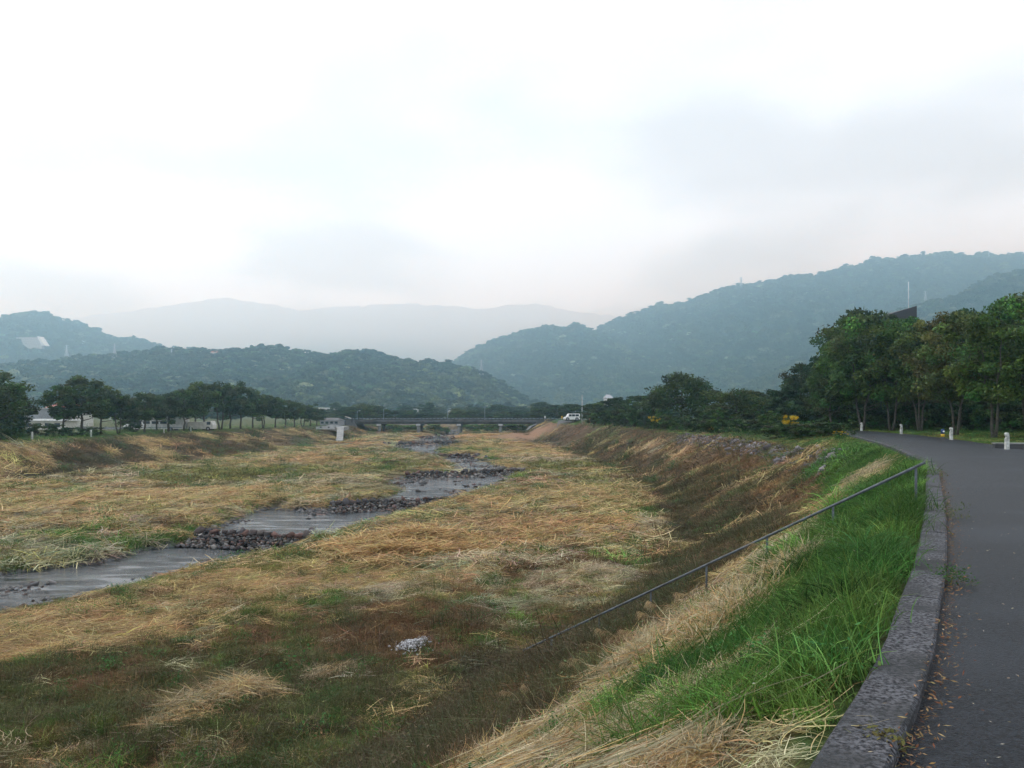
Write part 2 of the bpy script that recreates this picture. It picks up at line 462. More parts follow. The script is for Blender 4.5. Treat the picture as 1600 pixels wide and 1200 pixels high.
def cover_class(X, Y, d, u, rng):
    """which kind of cover grows at each point; returns an index into KINDS"""
    n = len(X)
    sc = {k: np.zeros(n) for k in KINDS}
    bed = (u >= 1.02) & (d > 7.0)
    wx = X + 2.2 * (fbm(X / 3, Y / 3, 31, 3) - 0.5); wy = Y + 3.5 * (fbm(X / 3, Y / 3, 37, 3) - 0.5)
    for nme, cx, cy, rx, ry, wt in PW:
        sc[nme] += wt * np.exp(-0.9 * (((wx - cx) / rx) ** 2 + ((wy - cy) / ry) ** 2))
    s = Y / 30.0 + 0.6
    for i, (k, wt) in enumerate((('tan', .66), ('pale', .44), ('orange', .36), ('brown', .47), ('moss', .42), ('green', .58), ('grey', .38), ('olive', .46), ('dark', .1), ('deep', .0))):
        sc[k] += wt * 1.5 * np.clip(fbm(X / (1.1 * s) , Y / (2.0 * s), 41 + 5 * i, 3) - 0.22, 0, 1)
    near = 1 - sstep(24, 30, Y)
    for k, wt in (('tan', -.14), ('pale', -.10), ('brown', .28), ('moss', .46), ('dark', .2), ('olive', .18), ('green', .12)):
        sc[k] += wt * near
    # levee on this side: green by the kerb, a swath of cut straw, then dead brown brush
    sl = (d <= 8.0) & (u > 1)
    e = d + 2.6 * (fbm(X / 1.6, Y / 2.0, 51, 4, .6) - 0.5)
    gl = np.interp(Y, [3.5, 5.0, 6.0, 7.2, 12.0, 27.0, 40.0], [0.2, 0.5, 1.15, 1.75, 1.9, 1.7, 1.6])
    g = (1 - sstep(gl - .3, gl + .4, e)) * (1 - 0.8 * sstep(34, 44, Y))
    st = sstep(gl - .4, gl + .3, e) * (1 - sstep(4.2, 5.0, e)) * (1 - 0.75 * sstep(17, 26, Y))
    br = np.clip(1 - g - st, 0, 1) * (1 - sstep(7.6, 9.4, d))
    streak = fbm((X * 0.85 - Y * 0.5) / 3.2 + fbm(X / 3, Y / 3, 56, 2) * 1.5, (X * 0.5 + Y * 0.85) / 1.5, 57, 4, .6)
    sc['deep'] += 2.4 * g * (0.5 + fbm(X / .8, Y / .8, 61, 2)); sc['green'] += 2.0 * g * (0.5 + fbm(X / .9, Y / .9, 67, 2))
    sc['moss'] += 1.5 * g * fbm(X / .7, Y / .7, 69, 2)
    sc['pale'] += 3.0 * st * (0.3 + fbm(X / .8, Y / .8, 71, 2)); sc['tan'] += 2.6 * st * (0.3 + fbm(X / .8, Y / .8, 73, 2)); sc['orange'] += 1.6 * st; sc['brown'] += 2.6 * st * fbm(X / .7, Y / .7, 74, 2); sc['grey'] += 2.4 * st * (.2 + fbm(X / .6, Y / .6, 75, 2)); sc['green'] += 2.2 * st * fbm(X / .8, Y / .8, 76, 2)
    sc['dark'] += 2.2 * br; sc['brown'] += 2.2 * br * (0.45 + fbm(X / 2, Y / 2, 77, 2)); sc['olive'] += 2.2 * br * fbm(X / 1.6, Y / 1.6, 79, 3); sc['moss'] += 2.9 * br * fbm(X / 2.5, Y / 2.5, 78, 2)
    sc['tan'] += 4.0 * br * np.clip(streak - 0.60, 0, 1) * 5; sc['orange'] += 3.0 * br * np.clip(streak - 0.66, 0, 1) * 5
    # levee across the bed: straw and brown brush in streaks; lawn on its crest
    lf = (u < 1.02) & (u > -0.05)
    st2 = fbm((X + Y * 0.45) / 3.0, (Y - X * .3) / 9.0, 81, 3)
    sc['dark'] += lf * 2.9 * fbm(X / 4, Y / 6, 83, 3); sc['brown'] += lf * 2.7 * fbm(X / 3, Y / 5, 85, 3); sc['moss'] += lf * 1.8 * fbm(X / 3, Y / 4, 86, 3); sc['tan'] += lf * (-0.5 + 3.0 * np.clip(st2 - 0.48, 0, 1) * 4)
    sc['grey'] += lf * 0.1; sc['orange'] -= lf * .3; sc['olive'] -= lf * .3; sc['pale'] += lf * 1.6 * np.clip(st2 - 0.5, 0, 1) * 3
    tp = (u <= 0.04); sc['green'] += 5.0 * tp; sc['olive'] += 1.5 * tp
    lawn = (d < 0) & (u > 1); sc['green'] += 4.0 * lawn; sc['olive'] += 3.5 * lawn; sc['moss'] += 2.5 * lawn
    S = np.stack([sc[k] for k in KINDS], 1)
    S = S + 0.20 * rng.gumbel(size=S.shape)
    return S.argmax(1)

KINDS = ['tan', 'pale', 'orange', 'brown', 'dark', 'olive', 'green', 'grey', 'deep', 'moss']
CARR = np.array([C[k] for k in KINDS])

# ------------------------------------------------------------------ the ground: one sheet to the foot of the hills
def axis(segs):
    o = [segs[0][0]]
    for a, b, st in segs:
        n = max(1, int(round((b - a) / st)))
        o += list(a + (b - a) * (np.arange(1, n + 1) / n))
    return np.array(o)
gx = axis([(-3200, -800, 400), (-800, -120, 60), (-120, -62, 4), (-62, -32, 0.6), (-32, 22, 0.36), (22, 34, 1.2), (34, 120, 8), (120, 800, 60), (800, 3200, 400)])
gy = axis([(-90, -32, 15), (-32, 0, 1.2), (0, 62, 0.36), (62, 130, 0.6), (130, 240, 1.2), (240, 340, 6), (340, 1000, 60), (1000, 3150, 400)])
GX, GY = np.meshgrid(gx, gy)
gX, gY = GX.ravel(), GY.ravel()
gZ, gD, gU, gS, gW = ground_z(gX, gY, True)
kd = line_dist(gX, gY, KLC)
onroad = (kd < -0.05) & (kd > -5.6) & (gY < 245) & (gY > -32)
gZ = np.where(onroad, -0.09, gZ)
ci = cover_class(gX, gY, gD, gU, np.random.default_rng(3))
gc = CARR[ci] * 0.62
bare = np.array((0.10, 0.075, 0.05))
gc = 0.45 * gc + 0.55 * bare
# bed of the stream: grey gravel and silt, some of it rusty
cutm = sstep(-0.5, 0.15, gW)[:, None]
grv = np.array((0.15, 0.152, 0.165)) * (0.55 + 0.9 * fbm(gX / 1.2, gY / 1.2, 91, 3))[:, None]
rust = np.array((0.17, 0.10, 0.075)); rk = (0.6 * sstep(0.55, 0.7, fbm(gX / 3, gY / 4, 95, 3)))[:, None]
gc = gc * (1 - cutm) + (grv * (1 - rk) + rust * rk) * cutm
# red earth by the right abutment, dry soil patch by the lower dam
red = np.exp(-(((gX - 4) / 6.5) ** 2 + ((gY - 172) / 15.0) ** 2)) * sstep(.42, .6, fbm(gX / 4, gY / 6, 97, 3) + 0.18); red = np.clip(1.2 * red, 0, 1)[:, None]
gc = gc * (1 - red) + np.array((0.27, 0.16, 0.10)) * red
lawn = ((gD < 0) & (gU > 1) & ~onroad)[:, None]
verge = np.clip(sstep(-6.9, -5.4, kd) * (kd < -5.0), 0, 1)[:, None] * lawn
gc = np.where(lawn, np.array((0.045, 0.075, 0.022)) * (0.6 + 0.8 * fbm(gX / 2, gY / 2, 99, 3))[:, None], gc)
gc = gc * (1 - verge) + np.array((0.14, 0.085, 0.045)) * verge
nx, ny = len(gx), len(gy)
ii = (np.arange(ny - 1)[:, None] * nx + np.arange(nx - 1)[None, :]).ravel()
quads = np.stack([ii, ii + 1, ii + nx + 1, ii + nx], 1)

m, t, b = new_mat('earth')
at = t.nodes.new('ShaderNodeAttribute'); at.attribute_name = 'tint'
g = t.nodes.new('ShaderNodeNewGeometry')
n1 = t.nodes.new('ShaderNodeTexNoise'); n1.inputs['Scale'].default_value = 9; n1.inputs['Detail'].default_value = 8; n1.inputs['Roughness'].default_value = 0.7
t.links.new(g.outputs['Position'], n1.inputs['Vector'])
mr = t.nodes.new('ShaderNodeMapRange'); mr.inputs['From Min'].default_value = 0.3; mr.inputs['From Max'].default_value = 0.7; mr.inputs['To Min'].default_value = 0.45; mr.inputs['To Max'].default_value = 1.6
t.links.new(n1.outputs['Fac'], mr.inputs['Value'])
vm = t.nodes.new('ShaderNodeVectorMath'); vm.operation = 'SCALE'
t.links.new(at.outputs['Color'], vm.inputs[0]); t.links.new(mr.outputs[0], vm.inputs['Scale'])
t.links.new(vm.outputs[0], b.inputs['Base Color'])
b.inputs['Roughness'].default_value = 0.9; b.inputs['Specular IOR Level'].default_value = 0.08
bu = t.nodes.new('ShaderNodeBump'); bu.inputs['Strength'].default_value = 0.7; bu.inputs['Distance'].default_value = 0.06
n2 = t.nodes.new('ShaderNodeTexNoise'); n2.inputs['Scale'].default_value = 14; n2.inputs['Detail'].default_value = 5
t.links.new(g.outputs['Position'], n2.inputs['Vector']); t.links.new(n2.outputs['Fac'], bu.inputs['Height']); t.links.new(bu.outputs['Normal'], b.inputs['Normal'])
M['earth'] = m
ob('ground', mesh_from('ground', np.stack([gX, gY, gZ], 1), quads, M['earth'], True, gc), kind='structure')

# ------------------------------------------------------------------ water lying in the reaches
m, t, b = new_mat('shallow_water')
g = t.nodes.new('ShaderNodeNewGeometry')
mpn = t.nodes.new('ShaderNodeMapping'); mpn.inputs['Rotation'].default_value = (0, 0, R(-28)); mpn.inputs['Scale'].default_value = (0.75, 2.1, 1)
t.links.new(g.outputs['Position'], mpn.inputs['Vector'])
n1 = t.nodes.new('ShaderNodeTexNoise'); n1.inputs['Scale'].default_value = 2.2; n1.inputs['Detail'].default_value = 7; n1.inputs['Roughness'].default_value = 0.7; n1.inputs['Distortion'].default_value = 0.6
t.links.new(mpn.outputs[0], n1.inputs['Vector'])
n2 = t.nodes.new('ShaderNodeTexNoise'); n2.inputs['Scale'].default_value = 0.55; n2.inputs['Detail'].default_value = 4
t.links.new(mpn.outputs[0], n2.inputs['Vector'])
mr = t.nodes.new('ShaderNodeMapRange'); mr.inputs['From Min'].default_value = 0.40; mr.inputs['From Max'].default_value = 0.62; mr.inputs['To Min'].default_value = 0.03; mr.inputs['To Max'].default_value = 0.75
t.links.new(n2.outputs['Fac'], mr.inputs['Value'])
bu = t.nodes.new('ShaderNodeBump'); bu.inputs['Distance'].default_value = 0.16       # calm slicks between rippled runs
t.links.new(mr.outputs[0], bu.inputs['Strength'])
t.links.new(n1.outputs['Fac'], bu.inputs['Height']); t.links.new(bu.outputs['Normal'], b.inputs['Normal'])
b.inputs['Base Color'].default_value = (0.030, 0.036, 0.042, 1); b.inputs['Roughness'].default_value = 0.10; b.inputs['IOR'].default_value = 1.33
b.inputs['Specular IOR Level'].default_value = 0.5
M['water'] = m
for zl, poly in REACH:
    bm = bmesh.new()
    vs = [bm.verts.new((x, y, zl - 0.06)) for x, y in poly]
    f = bm.faces.new(vs); bmesh.ops.triangulate(bm, faces=[f]); bmesh.ops.recalc_face_normals(bm, faces=bm.faces)
    for f in bm.faces:
        if f.normal.z < 0: f.normal_flip()
    me = bpy.data.meshes.new('stream_water'); bm.to_mesh(me); bm.free(); me.materials.append(M['water'])
    ob('stream_water', me, kind='structure')

# ------------------------------------------------------------------ the lane and its kerb
def offset_line(pts, off):
    t = np.gradient(pts, axis=0); t /= np.linalg.norm(t, axis=1)[:, None]
    return pts + np.stack([t[:, 1], -t[:, 0]], 1) * off       # positive: away from the river
KW, RW = 0.295, 5.17
def strip(name, offs, zs, mat, pts=KL, **kw):
    V = []; 
    for o_, z_ in zip(offs, zs):
        q = offset_line(pts, o_); V.append(np.column_stack([q, np.full(len(q), z_)]))
    n, k = len(pts), len(offs)
    V = np.concatenate(V)
    f = []
    for j in range(k - 1):
        a = j * n + np.arange(n - 1); f.append(np.stack([a, a + n, a + n + 1, a + 1], 1))
    return ob(name, mesh_from(name, V, np.concatenate(f), mat, True), **kw)
strip('road', [KW - 0.06, KW + 1.2, KW + 2.6, KW + 4.0, KW + RW], [-0.012, 0.0, 0.015, 0.0, -0.02], M['asphalt'], kind='structure')
kerb = link(bpy.data.objects.new('kerb', None)); kerb['kind'] = 'structure'
arc = np.concatenate([[0], np.cumsum(np.linalg.norm(np.diff(KL, axis=0), axis=1))])
def at_arc(s):
    return np.array([np.interp(s, arc, KL[:, 0]), np.interp(s, arc, KL[:, 1])])
S_JOINT = float(arc[np.argmin(np.hypot(KL[:, 0] - 3.3, KL[:, 1] - 6.6))])      # a joint shows here
SEG = 4.0
s = S_JOINT - SEG * int(S_JOINT / SEG)
while s < arc[-1] - SEG:
    a, e = s + 0.012, s + SEG - 0.012
    ss = np.linspace(a, e, 7)
    line = np.array([at_arc(q) for q in ss])
    lo, li = offset_line(line, 0.0), offset_line(line, KW)
    if line[0][1] < 175:
        mb = MB(); dz = random.uniform(-0.006, 0.006)
        prof = [(lo, -0.35), (lo, 0.05 + dz), (lo * 0.94 + li * 0.06, 0.075 + dz), (li * 0.94 + lo * 0.06, 0.075 + dz), (li, 0.055 + dz), (li, -0.15)]
        V = [(q[i][0], q[i][1], z_) for i in range(7) for q, z_ in prof]; k = len(prof)
        Fc = [(i * k + j, i * k + (j + 1) % k, (i + 1) * k + (j + 1) % k, (i + 1) * k + j) for i in range(6) for j in range(k)]
        Fc += [tuple(range(k)), tuple(6 * k + j for j in range(k))]
        mb.add(V, Fc).build('kerb_stone', M['kerb'], kerb)
    s += SEG
# ------------------------------------------------------------------ hills (each with its own distance, height and slopes)
def ridge(name, Yr, Yf, sil, seed, spur=0.18, dx=14.0, rows=46, shape=1.15, col=(0.03, 0.05, 0.022), back=0.5):
    """sil: skyline in the photograph at distance Yr; slopes run down to the plain at Yf, spurs and gullies on them"""
    sil = np.array(sil, float)
    Xs = (sil[:, 0] - 800) / F * Yr; Hs = ZC + (YH - sil[:, 1]) / F * Yr + 2.0
    x = np.arange(Xs[0], Xs[-1] + dx, dx)
    h = np.interp(x, Xs, Hs)
    h = h + (fbm(x / 45, x * 0 + seed, seed, 4) - 0.5) * 0.035 * np.maximum(h, 0)
    tf = np.linspace(0, 1, rows); tb = np.linspace(0, 1, 10)[1:]
    Y = np.concatenate([Yf + (Yr - Yf) * tf, Yr + (Yr - Yf) * back * tb])
    prof = np.concatenate([tf ** shape, 1 - 0.75 * tb])
    nz = np.concatenate([tf * (1 - tf) * 4, 0 * tb])
    XX, YY = np.meshgrid(x, Y)
    wob = (fbm(XX / 420 + YY / 900, YY / 700, seed + 3, 3) - 0.5)
    HH = np.interp(XX + wob * 260 * nz[:, None], x, h)
    rdg = 1 - np.abs(2 * fbm(XX / (0.16 * Yr), YY / (0.3 * Yr), seed + 7, 4) - 1)
    ZZ = HH * (prof[:, None] * (1 + spur * 2.0 * (rdg - 0.72) * nz[:, None]))
    ZZ = ZZ - 3.0 * (1 - np.minimum(1, np.concatenate([tf * 12, 1 + 0 * tb])))[:, None]
    edge = np.minimum(1, np.minimum(np.arange(len(x)), np.arange(len(x))[::-1]) / 4.0)
    ZZ = -2 + (ZZ + 2) * edge[None, :]
    n, k = len(Y), len(x)
    i = (np.arange(n - 1)[:, None] * k + np.arange(k - 1)[None, :]).ravel()
    V = np.stack([XX.ravel(), YY.ravel(), ZZ.ravel()], 1)
    mt = noisy(name + '_floor', tuple(c * 0.7 for c in col), tuple(c * 1.3 for c in col), 0.02, 0.95, spec=0.1)
    ob(name, mesh_from(name, V, np.stack([i, i + 1, i + k + 1, i + k], 1), mt, True), kind='structure')
    return dict(x=x, Y=Y, Z=ZZ, Yr=Yr, Yf=Yf)

def on_ridge(rg, X, Y):
    x, Yv, Z = rg['x'], rg['Y'], rg['Z']
    fx = np.clip((X - x[0]) / (x[1] - x[0]), 0, len(x) - 1.001); ix = fx.astype(int); fx -= ix
    iy = np.clip(np.searchsorted(Yv, Y) - 1, 0, len(Yv) - 2); fy = np.clip((Y - Yv[iy]) / (Yv[iy + 1] - Yv[iy]), 0, 1)
    return (Z[iy, ix] * (1 - fx) + Z[iy, ix + 1] * fx) * (1 - fy) + (Z[iy + 1, ix] * (1 - fx) + Z[iy + 1, ix + 1] * fx) * fy

HILLS = {}
HILLS['wooded_hill'] = ridge('wooded_hill', 1000, 620, [(-300, 600), (-100, 590), (0, 580), (60, 572), (130, 565), (200, 558), (260, 552), (300, 550), (345, 553), (400, 551), (430, 547), (470, 556), (520, 560), (560, 554), (588, 553), (612, 566), (650, 572), (690, 574), (730, 581), (765, 593), (795, 612), (825, 632), (850, 642), (900, 646)], 1, 0.28, 8)
HILLS['western_hill'] = ridge('western_hill', 1800, 1150, [(-500, 500), (-200, 515), (-60, 508), (0, 503), (30, 496), (66, 491), (98, 503), (135, 512), (160, 524), (180, 532), (205, 530), (232, 538), (262, 546), (310, 551), (380, 575), (460, 610), (560, 640)], 2, 0.28, 16)
HILLS['mountain_spur'] = ridge('mountain_spur', 2050, 1350, [(640, 635), (690, 585), (715, 566), (742, 548), (770, 536), (800, 526), (830, 520), (862, 512), (880, 518), (903, 509), (925, 522), (960, 530), (1010, 545), (1080, 575), (1180, 610), (1300, 640)], 3, 0.32, 14)
HILLS['mountain'] = ridge('mountain', 2300, 1250, [(820, 600), (880, 545), (920, 524), (945, 512), (965, 500), (1000, 490), (1028, 475), (1050, 479), (1078, 476), (1100, 464), (1130, 454), (1160, 448), (1200, 443), (1250, 435), (1300, 428), (1338, 419), (1358, 409), (1400, 405), (1450, 402), (1470, 398), (1500, 403), (1540, 400), (1600, 402), (1750, 392), (2000, 380), (2250, 400)], 4, 0.34, 18, 60)
HILLS['near_spur'] = ridge('near_spur', 1400, 800, [(1080, 640), (1150, 615), (1200, 590), (1260, 560), (1330, 522), (1400, 492), (1445, 478), (1500, 463), (1560, 434), (1600, 425), (1750, 400), (2000, 390), (2100, 420)], 5, 0.28, 10)
HILLS['far_ridge'] = ridge('far_ridge', 4700, 3980, [(-80, 505), (60, 500), (130, 495), (220, 484), (300, 473), (352, 466), (410, 474), (470, 485), (540, 480), (640, 474), (700, 479), (760, 483), (800, 477), (845, 476), (880, 484), (940, 492), (1000, 500), (1100, 520), (1300, 560)], 6, 0.2, 30, back=.4)
HILLS['middle_ridge'] = ridge('middle_ridge', 3850, 3320, [(60, 600), (180, 560), (260, 535), (330, 528), (420, 522), (480, 515), (540, 520), (600, 512), (660, 520), (720, 535), (780, 545), (850, 570), (950, 610)], 8, 0.22, 24, back=.2)

# ------------------------------------------------------------------ scattering by geometry nodes (only for what nobody could count)
def scatter(name, protos, pos, rot, scl, idx, tint, label, cat):
    n = len(pos)
    me = bpy.data.meshes.new(name)
    me.vertices.add(n); me.vertices.foreach_set('co', np.asarray(pos, np.float32).ravel())
    a = me.attributes.new('rot', 'FLOAT_VECTOR', 'POINT'); a.data.foreach_set('vector', np.asarray(rot, np.float32).ravel())
    a = me.attributes.new('scl', 'FLOAT_VECTOR', 'POINT')
    scl = np.asarray(scl, np.float32)
    if scl.ndim == 1: scl = np.stack([scl] * 3, 1)
    a.data.foreach_set('vector', scl.ravel())
    a = me.attributes.new('idx', 'INT', 'POINT'); a.data.foreach_set('value', np.asarray(idx, np.int32))
    a = me.attributes.new('tint', 'FLOAT_COLOR', 'POINT')
    c = np.ones((n, 4), np.float32); c[:, :3] = tint; a.data.foreach_set('color', c.ravel())
    o = ob(name, me, kind='stuff', label=label, category=cat)
    g = bpy.data.node_groups.new(name + '_scatter', 'GeometryNodeTree')
    g.interface.new_socket('Geometry', in_out='INPUT', socket_type='NodeSocketGeometry')
    g.interface.new_socket('Geometry', in_out='OUTPUT', socket_type='NodeSocketGeometry')
    gi = g.nodes.new('NodeGroupInput'); go = g.nodes.new('NodeGroupOutput')
    ip = g.nodes.new('GeometryNodeInstanceOnPoints'); jn = g.nodes.new('GeometryNodeJoinGeometry')
    for p in protos:
        oi = g.nodes.new('GeometryNodeObjectInfo'); oi.inputs['Object'].default_value = p
        gt = g.nodes.new('GeometryNodeGeometryToInstance')
        g.links.new(oi.outputs['Geometry'], gt.inputs[0]); g.links.new(gt.outputs[0], jn.inputs[0])
    def na(nm, ty):
        q = g.nodes.new('GeometryNodeInputNamedAttribute'); q.data_type = ty; q.inputs['Name'].default_value = nm; return q.outputs['Attribute']
    er = g.nodes.new('FunctionNodeEulerToRotation'); g.links.new(na('rot', 'FLOAT_VECTOR'), er.inputs[0])
    g.links.new(gi.outputs[0], ip.inputs['Points']); g.links.new(jn.outputs[0], ip.inputs['Instance'])
    ip.inputs['Pick Instance'].default_value = True
    g.links.new(na('idx', 'INT'), ip.inputs['Instance Index']); g.links.new(er.outputs[0], ip.inputs['Rotation']); g.links.new(na('scl', 'FLOAT_VECTOR'), ip.inputs['Scale'])
    g.links.new(ip.outputs[0], go.inputs[0])
    md = o.modifiers.new('scatter', 'NODES'); md.node_group = g
    return o

def proto(name, V, Fc, mat):
    return bpy.data.objects.new(name, mesh_from(name, V, Fc, mat))      # kept as data only, not linked to the scene

def frame_rot(nrm, phi, tilt=None):
    """Euler angles that turn +Z to the ground normal after a spin phi"""
    nrm = nrm / np.linalg.norm(nrm, axis=1)[:, None]
    t1 = np.stack([nrm[:, 2], 0 * nrm[:, 0], -nrm[:, 0]], 1); t1 /= np.linalg.norm(t1, axis=1)[:, None]
    t2 = np.cross(nrm, t1)
    c, s_ = np.cos(phi)[:, None], np.sin(phi)[:, None]
    ex = c * t1 + s_ * t2; ey = -s_ * t1 + c * t2
    return np.stack([np.arctan2(ey[:, 2], nrm[:, 2]), -np.arcsin(np.clip(ex[:, 2], -1, 1)), np.arctan2(ex[:, 1], ex[:, 0])], 1)

# ------------------------------------------------------------------ woods on the hills
def crown_proto(name, seed, n=150, flat=0.8, size=0.30):
    """a unit broadleaf crown seen from far: many leafy sprays on a lumpy body"""
    r = np.random.default_rng(seed)
    lobes = r.normal(size=(7, 3)) * np.array([0.42, 0.42, 0.25]) + np.array([0, 0, 0.55])
    rad = r.uniform(0.32, 0.55, 7)
    V = []; Fq = []
    for i in range(n):
        k = r.integers(7); dv = r.normal(size=3); dv /= np.linalg.norm(dv); dv[2] = abs(dv[2]) * 1.0 - 0.25
        c = lobes[k] + dv * rad[k] * np.array([1, 1, flat]) * r.uniform(0.75, 1.05)
        nn = dv + r.normal(size=3) * 0.55; nn /= np.linalg.norm(nn)
        a = np.cross(nn, r.normal(size=3)); a /= np.linalg.norm(a); b_ = np.cross(nn, a)
        s1, s2 = size * r.uniform(0.5, 1.1), size * r.uniform(0.4, 0.8)
        q = len(V); V += [c - a * s1, c - b_ * s2 + nn * .03, c + a * s1, c + b_ * s2 + nn * .03]; Fq.append((q, q + 1, q + 2, q + 3))
    return proto(name, np.array(V), np.array(Fq), M['forest'])
CROWNS = [crown_proto('far_crown', 200 + i, 130, 0.8, 0.30) for i in range(5)]

def wood(hname, n, size, seed, label):
    rg = HILLS[hname]; r = np.random.default_rng(seed)
    Yf, Yr = rg['Yf'], rg['Yr']
    Y = Yf + (Yr - Yf) * 1.05 * r.uniform(0, 1, n) ** 0.85
    X = r.uniform(rg['x'][0], rg['x'][-1], n)
    k = np.abs(X / Y) < 0.78; X, Y = X[k], Y[k]
    Z = on_ridge(rg, X, Y)
    k = Z > 0; X, Y, Z = X[k], Y[k], Z[k]
    n = len(X)
    s_ = size * np.clip(r.lognormal(-.05, 0.34, n), .4, 1.6)
    patch = fbm(X / 90, Y / 130, seed + 1, 3); p2 = fbm(X / 30, Y / 45, seed + 2, 2)
    base = np.array((0.032, 0.058, 0.022)); yel = np.array((0.085, 0.10, 0.03)); pale = np.array((0.115, 0.13, 0.075)); dk = np.array((0.014, 0.032, 0.016))
    t = sstep(.5, .66, patch)[:, None] * 0.7; tint = base * (1 - t) + yel * t
    t = sstep(.55, .4, p2)[:, None] * 0.7; tint = tint * (1 - t) + dk * t
    e = r.uniform(size=n)[:, None]; tint = np.where(e > 0.93, pale, tint) * r.lognormal(0.1, 0.45, (n, 1))
    scl = np.stack([s_, s_, s_ * r.uniform(0.55, 0.95, n)], 1)
    rot = np.stack([r.normal(0, .1, n), r.normal(0, .1, n), r.uniform(0, 6.28, n)], 1)
    scatter('forest', CROWNS, np.stack([X, Y, Z - 0.25 * s_], 1), rot, scl, r.integers(0, 5, n), tint, label, 'forest')

wood('wooded_hill', 17000, 5.6, 301, 'green broadleaf wood covering the low hill behind the bridge')
wood('near_spur', 17000, 6.4, 302, 'dark wood on the steep spur rising behind the tall roadside trees')
wood('mountain_spur', 16000, 8.0, 303, 'bluish forest on the round-topped spur in front of the mountain')
wood('mountain', 30000, 8.6, 304, 'hazy forest on the long mountain side with power pylons')
wood('western_hill', 14000, 7.4, 305, 'hazy forest on the rounded hill above the terraced white building')
wood('middle_ridge', 8000, 14, 306, 'pale forest on the misty ridge between hill and cloud')

# ------------------------------------------------------------------ air
# cloud lying on the far ridge: a long uneven bank, thin at its lower edge and thickest along the summits
xs = np.linspace(-3400, 2600, 90)
zlo = 110 + 150 * fbm(xs / 500, xs * 0 + 3.3, 411, 3) ; zmid = 450 + 110 * (fbm(xs / 420, xs * 0 + 1.3, 413, 3) - .5); zhi = 1000 + 260 * (fbm(xs / 380, xs * 0 + 5.3, 415, 3) - .5)
th = 300 * (0.75 + 0.5 * fbm(xs / 450, xs * 0 + 2.1, 417, 3))
V = []; 
for q in range(90):
    e = min(1.0, q / 8, (89 - q) / 8) + 1e-3
    yb = 3260 + 20
    V += [(xs[q], yb + 300 - th[q] * e * f_, z_) for f_, z_ in ((0, zlo[q]), (.28, zlo[q] * .6 + zmid[q] * .4), (.62, zlo[q] * .25 + zmid[q] * .75), (.9, zmid[q]), (.7, zmid[q] * .6 + zhi[q] * .4), (.25, zmid[q] * .2 + zhi[q] * .8), (0, zhi[q]))]
    V += [(xs[q], yb + 302, zhi[q]), (xs[q], yb + 302, zlo[q])]
k = 9
Fq = [(q * k + j, q * k + (j + 1) % k, (q + 1) * k + (j + 1) % k, (q + 1) * k + j) for q in range(89) for j in range(k)] + [tuple(range(k)), tuple(89 * k + j for j in reversed(range(k)))]
cl = ob('low_cloud', mesh_from('low_cloud', np.array(V), Fq, None, True), kind='stuff', label='white low cloud hiding the tops of the far ridge', category='cloud')
m = bpy.data.materials.new('cloud'); m.use_nodes = True; t = m.node_tree; t.nodes.clear()
o_ = t.nodes.new('ShaderNodeOutputMaterial'); pv = t.nodes.new('ShaderNodeVolumePrincipled')
pv.inputs['Color'].default_value = (0.97, 0.985, 1.0, 1); pv.inputs['Density'].default_value = 5.0e-2
pv.inputs['Absorption Color'].default_value = (1, 1, 1, 1); pv.inputs['Anisotropy'].default_value = 0.8
t.links.new(pv.outputs[0], o_.inputs['Volume']); cl.data.materials.append(m)
hz = MB().box(-3300, 3300, -95, 3230, -10, 520).build('haze', None, kind='stuff', label='pale bluish haze filling the whole valley', category='haze')
m = bpy.data.materials.new('haze'); m.use_nodes = True; t = m.node_tree; t.nodes.clear()
o_ = t.nodes.new('ShaderNodeOutputMaterial'); pv = t.nodes.new('ShaderNodeVolumePrincipled')
pv.inputs['Color'].default_value = (0.50, 0.80, 1.0, 1); pv.inputs['Density'].default_value = 5.3e-4
pv.inputs['Absorption Color'].default_value = (1, 1, 1, 1); pv.inputs['Anisotropy'].default_value = 0.8
t.links.new(pv.outputs[0], o_.inputs['Volume'])
hz.data.materials.clear(); hz.data.materials.append(m)
# ------------------------------------------------------------------ grass, straw and brush
def ribbons(r, n, rad, ln, wd, lean, droop, nseg, zoff=0.0, dirs=None, spread=3.14, taper=0.15, sway=0.25):
    """n bent ribbon blades; lean/droop in radians (0 = upright)"""
    bx = r.normal(0, rad * 0.55, n); by = r.normal(0, rad * 0.55, n); bz = r.uniform(-0.02, 1, n) * zoff
    az = r.uniform(-math.pi, math.pi, n) if dirs is None else dirs + r.normal(0, spread, n) + math.pi * r.integers(0, 2, n)
    ll = r.uniform(ln[0], ln[1], n); ww = r.uniform(wd[0], wd[1], n)
    th = r.uniform(lean[0], lean[1], n); dr = r.uniform(droop[0], droop[1], n)
    sw = r.normal(0, sway, n)
    p = np.stack([bx, by, bz], 1)
    V = np.zeros((n, nseg + 1, 2, 3))
    tw = r.uniform(-1.2, 1.2, n)
    for k in range(nseg + 1):
        a = az + sw * k / nseg
        d = np.stack([np.sin(th) * np.cos(a), np.sin(th) * np.sin(a), np.cos(th)], 1)
        sd = np.stack([-np.sin(a) * np.cos(tw), np.cos(a) * np.cos(tw), np.sin(tw)], 1)
        wk = ww * (1 - (1 - taper) * (k / nseg) ** 1.6) * 0.5
        V[:, k, 0] = p - sd * wk[:, None]; V[:, k, 1] = p + sd * wk[:, None]
        p = p + d * (ll / nseg)[:, None]
        th = th + dr / nseg
    V = V.reshape(-1, 3)
    b = np.arange(n)[:, None] * (nseg + 1) * 2 + np.arange(nseg)[None, :] * 2
    b = b.ravel()
    return V, np.stack([b, b + 1, b + 3, b + 2], 1)

